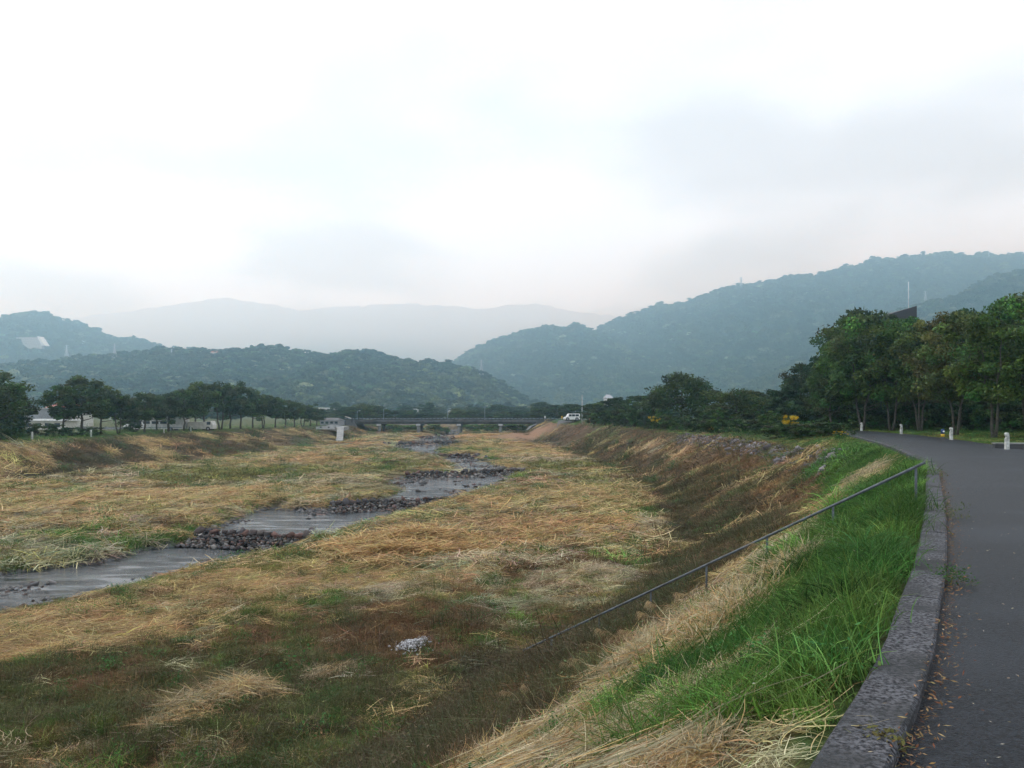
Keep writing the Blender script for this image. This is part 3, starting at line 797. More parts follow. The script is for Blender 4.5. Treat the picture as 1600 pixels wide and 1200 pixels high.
def join(*parts):
    V = []; Fq = []; n = 0
    for v, f in parts:
        V.append(v); Fq.append(f + n); n += len(v)
    return np.concatenate(V), np.concatenate(Fq)

def broadleaf(r, n, rad, h, size):
    """small weed leaves"""
    V = []; Fq = []
    for i in range(n):
        c = np.array([r.normal(0, rad * .5), r.normal(0, rad * .5), r.uniform(0.02, h)])
        nn = np.array([r.normal(0, .5), r.normal(0, .5), 1.0]); nn /= np.linalg.norm(nn)
        a = np.cross(nn, r.normal(size=3)); a /= np.linalg.norm(a); b_ = np.cross(nn, a); s_ = size * r.uniform(.5, 1.2)
        q = len(V); V += [c - a * s_, c - b_ * s_ * .45, c + a * s_, c + b_ * s_ * .45]; Fq.append((q, q + 1, q + 2, q + 3))
    return np.array(V), np.array(Fq)

def rg(i): return np.random.default_rng(500 + i)
STRAW = []
for i in range(4):
    r = rg(i); dirs = r.uniform(-3, 3)
    v = join(ribbons(r, 70, 0.24, (0.16, 0.46), (0.004, 0.010), (1.25, 1.75), (-0.2, 0.5), 3, 0.12, dirs, 1.0, 0.5),
             ribbons(r, 26, 0.20, (0.12, 0.34), (0.004, 0.009), (0.5, 1.3), (0.3, 1.6), 3, 0.03))
    STRAW.append(proto('straw_clump', *v, M['grass']))
TANGLE = []
for i in range(4):
    r = rg(70 + i)
    v = join(ribbons(r, 75, 0.26, (0.15, 0.50), (0.005, 0.013), (1.2, 1.75), (-0.9, 1.1), 5, 0.13, None, 0, 0.4, 1.1),
             ribbons(r, 9, 0.22, (0.10, 0.28), (0.003, 0.008), (0.5, 1.4), (-.2, 1.8), 5, 0.05, None, 0, .3, .9),
             ribbons(r, 10, 0.22, (0.05, 0.14), (0.006, 0.013), (0.9, 1.7), (-.8, 1.0), 4, 0.13, None, 0, .2, .8))
    TANGLE.append(proto('straw_tangle', *v, M['grass']))
LONG = []
for i in range(4):
    r = rg(90 + i)
    LONG.append(proto('long_straw', *ribbons(r, 34, 0.20, (0.35, 0.85), (0.004, 0.011), (1.40, 1.66), (-0.25, 0.35), 6, 0.09, 0.0, 0.42, 0.4, 0.45), M['grass']))
BRUSH = []
for i in range(4):
    r = rg(10 + i)
    v = join(ribbons(r, 75, 0.24, (0.06, 0.24), (0.004, 0.009), (0.1, 1.2), (-0.5, 1.2), 2, 0.02),
             ribbons(r, 30, 0.25, (0.12, 0.32), (0.003, 0.007), (1.0, 1.7), (-0.4, 0.6), 2, 0.07),
             broadleaf(r, 26, 0.26, 0.10, 0.022))
    BRUSH.append(proto('brush_clump', *v, M['grass']))
TUFT = []
for i in range(4):
    r = rg(20 + i)
    v = join(ribbons(r, 85, 0.20, (0.12, 0.36), (0.005, 0.010), (0.05, 0.7), (0.3, 1.7), 4, 0.0),
             broadleaf(r, 30, 0.24, 0.07, 0.016))
    TUFT.append(proto('grass_tuft', *v, M['grass']))
TALL = []
for i in range(4):
    r = rg(30 + i)
    v = ribbons(r, 60, 0.16, (0.28, 0.68), (0.007, 0.014), (0.05, 0.55), (0.6, 2.1), 6, 0.0)
    TALL.append(proto('long_grass', *v, M['grass']))
WEED = []
for i in range(3):
    r = rg(40 + i)
    v = join(broadleaf(r, 90, 0.20, 0.20, 0.018), ribbons(r, 14, 0.12, (0.15, 0.3), (0.003, 0.006), (0.1, 0.9), (0, .6), 2))
    WEED.append(proto('weed_clump', *v, M['grass']))

FAR = dict(straw=[], brush=[], tuft=[])
for i in range(4):
    r = rg(80 + i); dirs = r.uniform(-3, 3)
    FAR['straw'].append(proto('coarse_straw', *join(ribbons(r, 50, 0.26, (0.12, 0.42), (0.008, 0.019), (1.2, 1.75), (-0.3, 0.6), 2, 0.16, dirs, 0.9, 0.5),
                                                    ribbons(r, 16, 0.22, (0.10, 0.30), (0.008, 0.020), (0.4, 1.3), (0.3, 1.6), 2, 0.05)), M['coarse_grass']))
    FAR['brush'].append(proto('coarse_brush', *join(ribbons(r, 44, 0.26, (0.06, 0.24), (0.008, 0.020), (0.1, 1.2), (-0.5, 1.2), 2, 0.02), ribbons(r, 14, 0.25, (0.12, 0.3), (0.006, 0.015), (1.0, 1.7), (-.4, .6), 2, .1)), M['coarse_grass']))
    FAR['tuft'].append(proto('coarse_tuft', *ribbons(r, 52, 0.22, (0.10, 0.34), (0.008, 0.018), (0.05, 0.8), (0.3, 1.6), 3, 0.0), M['coarse_grass']))
SCRUB = []
for i in range(4):
    r = rg(60 + i)
    v = join(broadleaf(r, 45, 0.34, 0.42, 0.016), ribbons(r, 95, 0.32, (0.15, 0.5), (0.003, 0.008), (0.02, 0.8), (-.4, 1.0), 3),
             ribbons(r, 20, 0.3, (0.25, 0.55), (0.004, 0.008), (0.9, 1.6), (-.3, .5), 3, .2))
    SCRUB.append(proto('scrub_clump', *v, M['grass']))
rr = np.random.default_rng(77); ASH = P(645, 1007, -4.72)
def sample(y0, y1, n, tan=0.80, pad=4.0):
    Y = np.sqrt(rr.uniform(y0 * y0, y1 * y1, n)); half = tan * Y + pad
    X = rr.uniform(-1, 1, n) * half
    k = (X > -66) & (X < 60)
    return X[k], Y[k]

PTS = {k: [] for k in ('straw', 'brush', 'tuft', 'tall', 'weed', 'scrub', 'tangle', 'long', 'far_straw', 'far_brush', 'far_tuft')}
def put(kind, X, Y, Z, scl, phi, tint, flat=1.0):
    e = 0.5
    nx_ = -(ground_z(X + e, Y) - ground_z(X - e, Y)) / (2 * e) * flat; ny_ = -(ground_z(X, Y + e) - ground_z(X, Y - e)) / (2 * e) * flat
    nr = np.stack([nx_, ny_, np.ones(len(X))], 1)
    nr[:, :2] = np.clip(nr[:, :2], -0.8, 0.8)
    PTS[kind].append((np.stack([X, Y, Z], 1), frame_rot(nr, phi), np.asarray(scl), tint))

for y0, y1, n, s0, wx in ((1.5, 9, 6500, 0.95, 1), (9, 16, 8000, 1.0, 1), (16, 32, 19000, 1.25, 1), (32, 62, 22000, 2.0, 1), (62, 125, 18000, 3.3, 1), (125, 240, 10000, 5.2, 1)):
    X, Y = sample(y0, y1, n)
    Z, d, u, sd, wob = ground_z(X, Y, True)
    kd_ = line_dist(X, Y, KLC)
    road = (kd_ < 0.12) & (kd_ > -5.75) & (Y < 240)
    wet = wob > -0.12
    keep = ~road & ~wet & (u > -3.0) & (Y > 2.6) & (np.hypot(X - ASH.x, (Y - ASH.y) * .7) > .45)
    keep &= ~((kd_ < -5.7) & (rr.uniform(size=len(X)) < 0.45))
    keep &= ~((np.abs(X - 2.5) < 7) & (np.abs(Y - 172) < 16) & (fbm(X / 4, Y / 6, 97, 3) > 0.36))
    X, Y, Z, d, u, wob, kd_ = X[keep], Y[keep], Z[keep], d[keep], u[keep], wob[keep], kd_[keep]
    ci = cover_class(X, Y, d, u, rr)
    # a green fringe along the water
    fr = (wob > -1.2) & (rr.uniform(size=len(X)) < 0.25); ci[fr] = rr.choice([6, 5, 7], fr.sum())
    tint = CARR[ci] * rr.lognormal(-0.04, 0.42, (len(X), 1)) * (1 + 0.08 * rr.normal(size=(len(X), 3)))
    kn = np.array(KINDS)[ci]
    lawn_ = ((u <= 0.04) | ((d < 0) & (u > 1)))
    phi = rr.uniform(-3.14, 3.14, len(X))
    sl = rr.lognormal(0, 0.22, len(X)) * s0
    for kind, names in (('straw', ('tan', 'pale', 'orange', 'grey')), ('brush', ('brown', 'dark', 'moss')), ('tuft', ('olive', 'green', 'deep'))):
        k = np.isin(kn, names)
        if kind == 'tuft':
            nearslope = k & (d > 0.12) & (d < 3.2) & (Y < 26)
            tl = nearslope & (rr.uniform(size=len(X)) < 0.30) & (fbm(X / 0.9, Y / 0.9, 131, 2) > 0.45) & (Y > 4.2)
            put('tall', X[tl], Y[tl], Z[tl] - 0.02, sl[tl] * np.where(Y[tl] < 9, 0.72, 0.9) / max(1, s0 ** 0.6), phi[tl], tint[tl], 0.5)
            k = k & ~tl
        if kind == 'straw':
            # straw lies mostly one way in each swath
            phi = np.where(k, 5.0 * fbm(X / 6, Y / 9, 141, 2) + rr.normal(0, 1.2, len(X)), phi)
        sz = sl[k] * np.where(lawn_[k], 0.45, 1.0)
        if kind == 'straw' and y1 <= 16: sz = sz * np.interp(Y[k], [3, 9], [.55, 1.0])
        zoff = -0.01
        if kind == 'brush':
            sz = np.where((d[k] > 3.5) & (d[k] < 9), sz * 1.3, sz)
        s3 = np.stack([sz, sz, sz * np.where(lawn_[k], 0.8, 0.65 if kind == 'straw' and y1 <= 16 else 1.0) / max(1.0, s0) ** 0.9], 1)
        hm = rr.uniform(size=k.sum()) < (0.0 if y1 <= 16 else 0.5 if s0 < 2 else 1.0)       # blades read coarser with distance
        kk = np.flatnonzero(k)
        for sel, nm_ in ((~hm, 'tangle' if kind == 'straw' and y1 <= 16 else kind), (hm, 'far_' + kind)):
            if sel.any(): put(nm_, X[kk[sel]], Y[kk[sel]], Z[kk[sel]] + zoff, s3[sel] * (0.75 if nm_[:4] == 'far_' and s0 < 2 else 1.0), phi[kk[sel]], tint[kk[sel]])
    # rough scrub on the levee slopes
    onsl = ((d > 3.4) & (d < 8.4) & (u > 1)) | ((u > 0.05) & (u < 0.9)) | ((d > 7.5) & (u > 1) & (Y < 24) & (rr.uniform(size=len(X)) < .12))
    sb = onsl & np.isin(kn, ('brown', 'dark', 'moss')) & (fbm(X / 2.6, Y / 2.6, 161, 3) > 0.44) & (rr.uniform(size=len(X)) < 0.5)
    q = sb.sum(); sg = s0 ** .55 * rr.lognormal(0, .3, q)
    put('scrub', X[sb], Y[sb], Z[sb] - .03, np.stack([sg * 1.2, sg * 1.2, sg * .9 / s0 ** .3], 1), phi[sb], np.array([(.085, .088, .040), (.105, .080, .048), (.07, .088, .04), (.14, .105, .063)])[rr.integers(0, 4, q)] * rr.lognormal(0, .25, (q, 1)), .5)
    wd = rr.uniform(size=len(X)) < np.where((d > 0.3) & (d < 3.2) & (Y < 30), 0.16, 0.09)
    wd &= fbm(X / 1.5, Y / 1.5, 151, 2) > 0.5
    q = wd.sum()
    put('weed', X[wd], Y[wd], Z[wd], sl[wd] * rr.uniform(.6, 1.3, q), phi[wd], np.array((0.05, 0.14, 0.035)) * rr.uniform(.6, 1.5, (q, 1)))

# heaps of cut reed: by the kerb at the foot of the picture, and the bundles thrown on the bed
def heap(cx, cy, sx, sy, n, ang, size, cols, amp=0.18):
    a = rr.normal(0, 0.5, n) * sx; b_ = rr.normal(0, 0.5, n) * sy
    X = cx + a * math.cos(ang) - b_ * math.sin(ang); Y = cy + a * math.sin(ang) + b_ * math.cos(ang)
    k_ = line_dist(X, Y, CREST) > 0.42; X, Y, a, b_ = X[k_], Y[k_], a[k_], b_[k_]; n = len(X)
    Z = ground_z(X, Y) + amp * np.exp(-((a / sx) ** 2 + (b_ / sy) ** 2)) * rr.uniform(0.1, 1, n)
    if cy < 7: size = size * .72
    q = rr.integers(0, len(cols), n); t_ = np.array([C[c] for c in cols])[q] * rr.uniform(.7, 1.25, (n, 1))
    put('tangle' if cy < 14 else 'far_straw' if cy > 30 else 'straw', X, Y, Z, size * rr.lognormal(0, .2, n), ang + rr.normal(0, 0.8, n), t_)
def slope_pt(px, py):
    """where the ray of a pixel meets the ground"""
    Y = np.linspace(2.0, 120, 6000); X = (px - 800) / F * Y; z = ZC - (py - YH) / F * Y
    g_ = ground_z(X, Y); i = np.argmax(z < g_); return X[i], Y[i], g_[i]
for px, py, sx, sy, n, ang, size, amp in ((1000, 1165, 1.2, .5, 330, 0.5, .7, .14), (1150, 1140, .6, .3, 110, 0.35, .6, .10), (880, 1190, .9, .6, 130, 0.7, .75, .12), (1130, 1000, 1.2, .35, 110, 0.75, 1.0, .15),
                                          (1010, 1040, .9, .4, 90, 0.8, 1.0, .15), (1230, 905, 1.3, .35, 100, 0.85, 1.0, .15), (1345, 765, 2.4, .6, 130, 0.95, 1.3, .3), (1150, 960, 1.0, .3, 70, 0.8, 1.0, .12),
                                          (330, 1095, 1.3, .14, 22, 0.75, 1.1, .15), (395, 1075, .5, .25, 12, 0.2, 1.0, .15), (230, 1140, 1.0, .15, 10, 0.7, 1.0, .08), (520, 1055, .7, .15, 10, 0.3, 1.0, .08), (1040, 1110, .7, .5, 120, 1.2, .7, .12), (1100, 1190, .8, .4, 160, 0.2, .6, .12), (760, 1195, .7, .5, 70, .6, .7, .1), (640, 850, 3.2, 1.2, 170, 0.3, 2.0, .5), (640, 870, 3.0, .8, 120, .3, 1.8, .35)):
    x, y, z = slope_pt(px, py)
    heap(x, y, sx, sy, n, ang, size, ('orange', 'orange', 'tan') if py in (850, 870) else ('pale', 'tan', 'pale', 'orange', 'grey'), amp)

for px, py, sx, sy, n, ang in ((1010, 1150, 1.0, .35, 46, .35), (1150, 1130, .6, .22, 26, .25), (900, 1185, .8, .35, 34, .5), (1060, 1190, .7, .3, 34, .15), (980, 1090, .8, .3, 26, .6), (1120, 1010, .9, .25, 22, .8), (800, 1190, .7, .3, 20, .6), (1050, 1045, .8, .25, 20, .7), (1200, 930, .9, .2, 16, .85), (330, 1095, 1.0, .12, 12, .75), (390, 1080, .6, .2, 10, .3)):
    x, y, z = slope_pt(px, py)
    a = rr.normal(0, .5, n) * sx; b_ = rr.normal(0, .5, n) * sy
    X = x + a * math.cos(ang) - b_ * math.sin(ang); Y = y + a * math.sin(ang) + b_ * math.cos(ang)
    k_ = line_dist(X, Y, CREST) > 0.75; X, Y = X[k_], Y[k_]; n = len(X)
    if n: put('long', X, Y, ground_z(X, Y) + rr.uniform(.03, .14, n), rr.lognormal(-.1, .15, n), ang + rr.normal(0, .35, n), np.array([C[c] for c in ('pale', 'tan', 'pale', 'orange', 'grey')])[rr.integers(0, 5, n)] * rr.uniform(.7, 1.15, (n, 1)))
names = dict(far_straw=('dry_straw', FAR['straw'], 'cut straw and dry grass farther along the river bed', 'straw'), far_brush=('dead_brush', FAR['brush'], 'brown dead weeds farther along the river bed and banks', 'weeds'),
             far_tuft=('green_grass', FAR['tuft'], 'green grass farther along the river bed and on the lawns', 'grass'),
             straw=('dry_straw', STRAW, 'cut straw and dry grass lying over the river bed and banks', 'straw'),
             brush=('dead_brush', BRUSH, 'low brown dead weeds on the river bed and levee slopes', 'weeds'),
             tuft=('green_grass', TUFT, 'short green grass growing on the verges and river bed', 'grass'),
             tall=('long_grass', TALL, 'long arching green grass on the slope below the kerb', 'grass'),
             long=('long_straw', LONG, 'long pale reed stems lying in bundles at the foot of the slope grass', 'straw'),
             tangle=('straw_tangle', TANGLE, 'tangled pale cut reed heaped on the slope by the kerb', 'straw'),
             scrub=('scrub', SCRUB, 'rough dark scrub on the levee slopes', 'scrub'),
             weed=('leafy_weeds', WEED, 'small leafy green weeds among the grass', 'weeds'))
for k, lst in PTS.items():
    pos = np.concatenate([a[0] for a in lst]); rot = np.concatenate([a[1] for a in lst])
    scl = np.concatenate([a[2] if a[2].ndim == 2 else np.stack([a[2]] * 3, 1) for a in lst]); tint = np.maximum(np.concatenate([a[3] for a in lst]), 0.005); tint = tint * np.minimum(1, 0.64 / tint.max(1))[:, None]
    nm, pr, lb, ct = names[k]
    scatter(nm, pr, pos, rot, scl, rr.integers(0, len(pr), len(pos)), tint, lb, ct)
# ------------------------------------------------------------------ stones and the five low dams
def stones(r, pos, size, flat=0.7, sub=1, cols=None):
    bm = bmesh.new(); bmesh.ops.create_icosphere(bm, subdivisions=sub, radius=1.0)
    V0 = np.array([v.co[:] for v in bm.verts]); F0 = np.array([[v.index for v in f.verts] for f in bm.faces]); bm.free()
    V = []; Fq = []; cc = []
    for i, (p, s_) in enumerate(zip(pos, size)):
        k = V0 * (1 + 0.22 * r.normal(size=(len(V0), 1))) * np.array([1, r.uniform(.65, 1), flat * r.uniform(.75, 1.15)]) * s_
        a = r.uniform(0, 6.28); c_, n_ = math.cos(a), math.sin(a); ti = r.normal(0, .25)
        k = np.stack([k[:, 0] * c_ - k[:, 1] * n_, k[:, 0] * n_ + k[:, 1] * c_, k[:, 2] + ti * k[:, 0]], 1) + p
        Fq.append(F0 + len(V0) * i); V.append(k)
        if cols is not None: cc.append(np.repeat(cols[i][None], len(V0), 0))
    return np.concatenate(V), np.concatenate(Fq), (np.concatenate(cc) if cols is not None else None)
SCOL = np.array([(0.075, 0.073, 0.075), (0.11, 0.105, 0.105), (0.15, 0.14, 0.135), (0.085, 0.06, 0.055), (0.13, 0.085, 0.07), (0.20, 0.185, 0.17), (0.06, 0.055, 0.06)])
BCOL = np.array([(0.06, 0.055, 0.058), (0.085, 0.078, 0.076), (0.11, 0.098, 0.092), (0.11, 0.07, 0.058), (0.07, 0.058, 0.055)])
DAMS = [((308, 831), (514, 840), -5.02, .95, .45, 17, 950, 'lowest stone dam, large boulders on its crest beside the orange straw mound', (0, .18)),
        ((514, 787), (706, 779), -4.72, .9, .40, 19, 900, 'stone dam just upstream of the grey gravel bar, boulders along its top', (0, .14)),
        ((634, 741), (822, 734), -4.50, .8, .36, 26, 800, 'wide dark stone dam below the small green hummock', (0, .13)),
        ((662, 711), (750, 712), -4.36, .8, .30, 14, 300, 'short dark stone dam next to the bright green grass patch', (0, .16)),
        ((598, 694.5), (729, 690.5), -4.24, .8, .30, 22, 380, 'uppermost stone dam, the one next to the bridge', (0, .2))]
for j, (a, b_, zl, hh, br, nb, ns_, lab, jit) in enumerate(DAMS):
    r = np.random.default_rng(900 + j)
    A, B = P(a[0], a[1], zl + .1), P(b_[0], b_[1], zl + .1)
    ctr = (A + B) / 2; ax = (B - A); ln = ax.length; ax.normalize(); dn = Vector((ax.y, -ax.x, 0))
    if dn.y > 0: dn = -dn
    dam = thing('check_dam', lab, 'dam', ctr)
    A0, B0 = A - ctr, B - ctr
    for i in range(nb):
        t_ = (i + 0.5 + r.uniform(-.25, .25)) / nb
        p = A0.lerp(B0, t_) + dn * r.normal(0, .10); s_ = ln / nb * r.uniform(.42, .72)
        s_ = min(s_, .75)
        V, Fq, cc = stones(r, [np.array((0, 0, 0.0))], [s_], .62, 2, [BCOL[r.integers(len(BCOL))] * r.uniform(.7, 1.3)])
        ob('boulder', mesh_from('boulder', V, Fq, M['stone'], True, cc), dam, loc=p + Vector((0, 0, s_ * .18)))
    q = r.uniform(0, 1, ns_); fwd = r.uniform(-0.3, 1.75, ns_)
    pos = np.array([(A0.lerp(B0, qq) + dn * ff + Vector((0, 0, -0.05 - br * min(1, max(0, ff) / 1.3) + r.normal(0, .03)))) for qq, ff in zip(q, fwd)])
    sz = r.lognormal(math.log(.085 if j < 2 else .12), .35, ns_)
    V, Fq, cc = stones(r, pos, sz, .7, 1, SCOL[r.integers(0, len(SCOL), ns_)] * r.uniform(.6, 1.5, (ns_, 1)))
    ob('rubble', mesh_from('rubble', V, Fq, M['stone'], False, cc), dam, kind='stuff')

# loose gravel on the bars and along the edges of the stream
r = np.random.default_rng(950); pos = []; sz = []
for zl, poly in REACH:
    xs = [p[0] for p in poly]; ys = [p[1] for p in poly]
    n = 5200 if zl < -5.2 else 2600
    X = r.uniform(max(min(xs), -45), max(xs), n); Y = r.uniform(min(ys), max(ys), n)
    Z, d_, u_, s_, wb = ground_z(X, Y, True)
    k = (wb > -0.25) & (Z > zl - 0.10)
    pos.append(np.stack([X[k], Y[k], Z[k]], 1)); sz.append(r.lognormal(math.log(.05 + 0.0011 * Y[k].mean()), .45, k.sum()))
pos = np.concatenate(pos); sz = np.concatenate(sz)
V, Fq, cc = stones(r, pos, sz, .6, 1, SCOL[r.integers(0, 4, len(pos))] * r.uniform(.6, 1.7, (len(pos), 1)))
ob('gravel', mesh_from('gravel', V, Fq, M['stone'], False, cc), kind='stuff', label='grey river gravel on the bars of the stream', category='gravel')
# broken stone along the crest of the levee
X, Y = [], []
for i in range(900):
    y = r.uniform(36, 84); d_ = r.normal(0.7, .45); x = np.interp(y, [q[1] for q in CREST], [q[0] for q in CREST]) - d_
    X.append(x); Y.append(y)
X, Y = np.array(X), np.array(Y); Z = ground_z(X, Y)
V, Fq, cc = stones(r, np.stack([X, Y, Z + .03], 1), r.lognormal(math.log(.13), .35, 900), .6, 1, np.array((0.17, 0.155, 0.165)) * r.uniform(.5, 1.5, (900, 1)))
ob('stone_edging', mesh_from('stone_edging', V, Fq, M['stone'], False, cc), kind='stuff', label='row of broken lilac-grey stones along the levee crest below the shrubs', category='stones')
# white ash left on the bed
cx, cy = ASH.x, ASH.y
X = cx + r.normal(0, .22, 500); Y = cy + r.normal(0, .25, 500)
V, Fq, cc = stones(r, np.stack([X, Y, ground_z(X, Y) + .05 + .04 * r.uniform(size=500)], 1), r.lognormal(math.log(.022), .4, 500), .6, 1, np.array((0.46, 0.45, 0.46)) * r.uniform(.6, 1.2, (500, 1)))
ob('ash', mesh_from('ash', V, Fq, M['stone'], False, cc), kind='stuff', label='small patch of white ash on the brown river bed', category='ash')

# ------------------------------------------------------------------ trees
def leaves(r, centres, rads, per, size, cols, up=0.35, flat=0.75):
    V = np.zeros((0, 3)); n = len(centres) * per
    ci = np.repeat(np.arange(len(centres)), per)
    dv = r.normal(size=(n, 3)); dv /= np.linalg.norm(dv, axis=1)[:, None]
    rad = rads[ci] * r.uniform(0, 1, n) ** 0.45
    c = centres[ci] + dv * rad[:, None] * np.array([1, 1, flat])
    nn = dv * 0.5 + r.normal(size=(n, 3)) * 0.6 + np.array([0, 0, up]); nn /= np.linalg.norm(nn, axis=1)[:, None]
    a = np.cross(nn, r.normal(size=(n, 3))); a /= np.linalg.norm(a, axis=1)[:, None]; b_ = np.cross(nn, a)
    s1 = (size * r.uniform(.6, 1.25, n))[:, None]; s2 = s1 * r.uniform(.4, .65, n)[:, None]
    V = np.stack([c - a * s1, c - b_ * s2 - nn * s1 * .15, c + a * s1, c + b_ * s2 - nn * s1 * .15], 1).reshape(-1, 3)
    Fq = np.arange(4 * n).reshape(n, 4)
    cc = np.repeat(cols[ci], 4, 0)
    return V, Fq, cc

def make_tree(seed, H, base, Rc, n_clump, per, lsize, col, stems=1, trunk_r=0.14, shape='round', fork=0.25, var=0.28, bark='bark'):
    r = np.random.default_rng(seed)
    mb = MB(); cen = []; rads = []
    for s_ in range(stems):
        a0 = 6.28 * s_ / max(1, stems) + r.uniform(0, 1.5); lean = 0 if stems == 1 else r.uniform(.10, .22)
        top = Vector((math.cos(a0) * lean * H * .8, math.sin(a0) * lean * H * .8, H * r.uniform(.68, .82)))
        p0 = Vector((0, 0, -0.25)) + Vector((math.cos(a0), math.sin(a0), 0)) * (0 if stems == 1 else trunk_r * .7)
        pts = []; rad = []
        for k in range(8):
            t_ = k / 7; p = p0.lerp(top, t_) + Vector((r.normal(0, .05), r.normal(0, .05), 0)) * H * .22 * math.sin(3.1 * t_)
            pts.append(p); rad.append(trunk_r * (1.25 if k == 0 else 1) * (1 - .8 * t_) / (stems ** .35))
        mb.tube(pts, rad, 7)
        nl = 9 if stems == 1 else 5
        for l in range(nl):
            t_ = r.uniform(max(.12, base / H * .85), .95); k = min(6, int(t_ * 7)); st_ = pts[k].lerp(pts[k + 1], t_ * 7 - k)
            az = r.uniform(0, 6.28); rise = r.uniform(.25, .9)
            end = st_ + Vector((math.cos(az), math.sin(az), rise)) * Rc * r.uniform(.5, .85)
            if end.z > H * .96: end.z = H * .96
            mid = st_.lerp(end, .5) + Vector((0, 0, -.06 * Rc))
            mb.tube([st_, mid, end], [rad[k] * .55, rad[k] * .35, .012], 5, False)
            cen.append(end); rads.append(Rc * r.uniform(.24, .4))
    lob = r.normal(size=(5, 2)) * Rc * .38
    while len(cen) < n_clump:
        z = r.uniform(0, 1); a = r.uniform(0, 6.28)
        if shape == 'round': w_ = (1 - (2 * z - 1) ** 2) ** .5
        elif shape == 'dome': w_ = (1 - z ** 2.2) ** .5 * (1 if z > .1 else .9)
        elif shape == 'column': w_ = min(1, (z + .25) * 1.6) * (1 - z ** 2.5) ** .6
        elif shape == 'ground': w_ = (1 - z ** 2) ** .5
        q = lob[r.integers(5)]
        rr_ = Rc * w_ * r.uniform(.25, 1) ** .5
        c = Vector((math.cos(a) * rr_ * .85 + q[0] * .35, math.sin(a) * rr_ * .85 + q[1] * .35, base + (H - base) * (.04 + .9 * z)))
        cen.append(c); rads.append(Rc * r.uniform(.16, .34))
    cen = np.array([c[:] for c in cen]); rads = np.array(rads)
    rads = np.minimum(rads, np.maximum(.25, (H - cen[:, 2]) * 1.4 + .1 * Rc))
    cl = np.array(col) * 1.12 * r.lognormal(0, var, (len(cen), 1)) * (1 + .12 * r.normal(size=(len(cen), 3)))
    V, Fq, cc = leaves(r, cen, rads, per, lsize, np.clip(cl, .008, .4))
    return mb.mesh('trunk', M[bark], smooth=True), mesh_from('crown', V, Fq, M['leaf'], False, cc)

TREE = {}
for i in range(4):
    TREE['slender', i] = (*make_tree(1000 + i, 10, 2.7, 2.9, 74, 150, .14, ((.075, .125, .034), (.09, .115, .035), (.062, .115, .034), (.08, .13, .03))[i], stems=(2, 3, 1, 2)[i], trunk_r=.14, shape='column', bark='bark_pale'), 10.0, 2.9)
for i in range(3):
    TREE['dense', i] = (*make_tree(1020 + i, 10, 0.5, 3.1, 70, 95, .22, ((.040, .070, .026), (.034, .062, .026), (.05, .078, .024))[i], trunk_r=.2, shape='round'), 10.0, 3.1)
for i in range(2):
    TREE['dome', i] = (*make_tree(1030 + i, 8, 2.0, 4.6, 75, 100, .20, ((.045, .072, .022), (.06, .085, .024))[i], trunk_r=.24, shape='dome'), 8.0, 4.6)
for i in range(4):
    TREE['round', i] = (*make_tree(1040 + i, 7.5, 2.5, 2.7, 55, 110, .17, ((.05, .085, .026), (.042, .068, .026), (.06, .10, .028), (.052, .076, .03))[i], stems=(1, 2, 1, 1)[i], trunk_r=.16, shape='round'), 7.5, 2.7)
for i in range(4):
    TREE['bush', i] = (*make_tree(1050 + i, 2.0, 0.05, 1.1, 34, 60, .10, ((.045, .085, .03), (.038, .068, .028), (.055, .085, .03), (.07, .125, .03))[i], stems=3, trunk_r=.04, shape='ground'), 2.0, 1.1)
for i in range(3):
    TREE['young', i] = (*make_tree(1060 + i, 3.2, 1.1, 0.8, 24, 55, .09, ((.05, .085, .032), (.06, .11, .03), (.045, .07, .03))[i], trunk_r=.045, shape='round'), 3.2, .8)

def tree(kind, i, x, y, h, label, group, wr=None, rz=None, name=None, cat='tree', z=None):
    tm, cm, H0, R0 = TREE[kind, i]
    s_ = h / H0; sw = s_ if wr is None else wr / R0
    o = thing(name or 'tree', label, cat, (x, y, gz(x, y) if z is None else z), random.uniform(0, 6.28) if rz is None else rz, group)
    o.scale = (sw, sw, s_)
    if tm is not None: ob('trunk' if kind not in ('bush',) else 'stem', tm, o)
    ob('crown' if kind != 'bush' else 'foliage', cm, o)
    return o
def by_px(px, Y): return (px - 800) / F * Y
def h_for(top, Y, z0=0.0): return (YH - top) / F * Y + ZC - z0

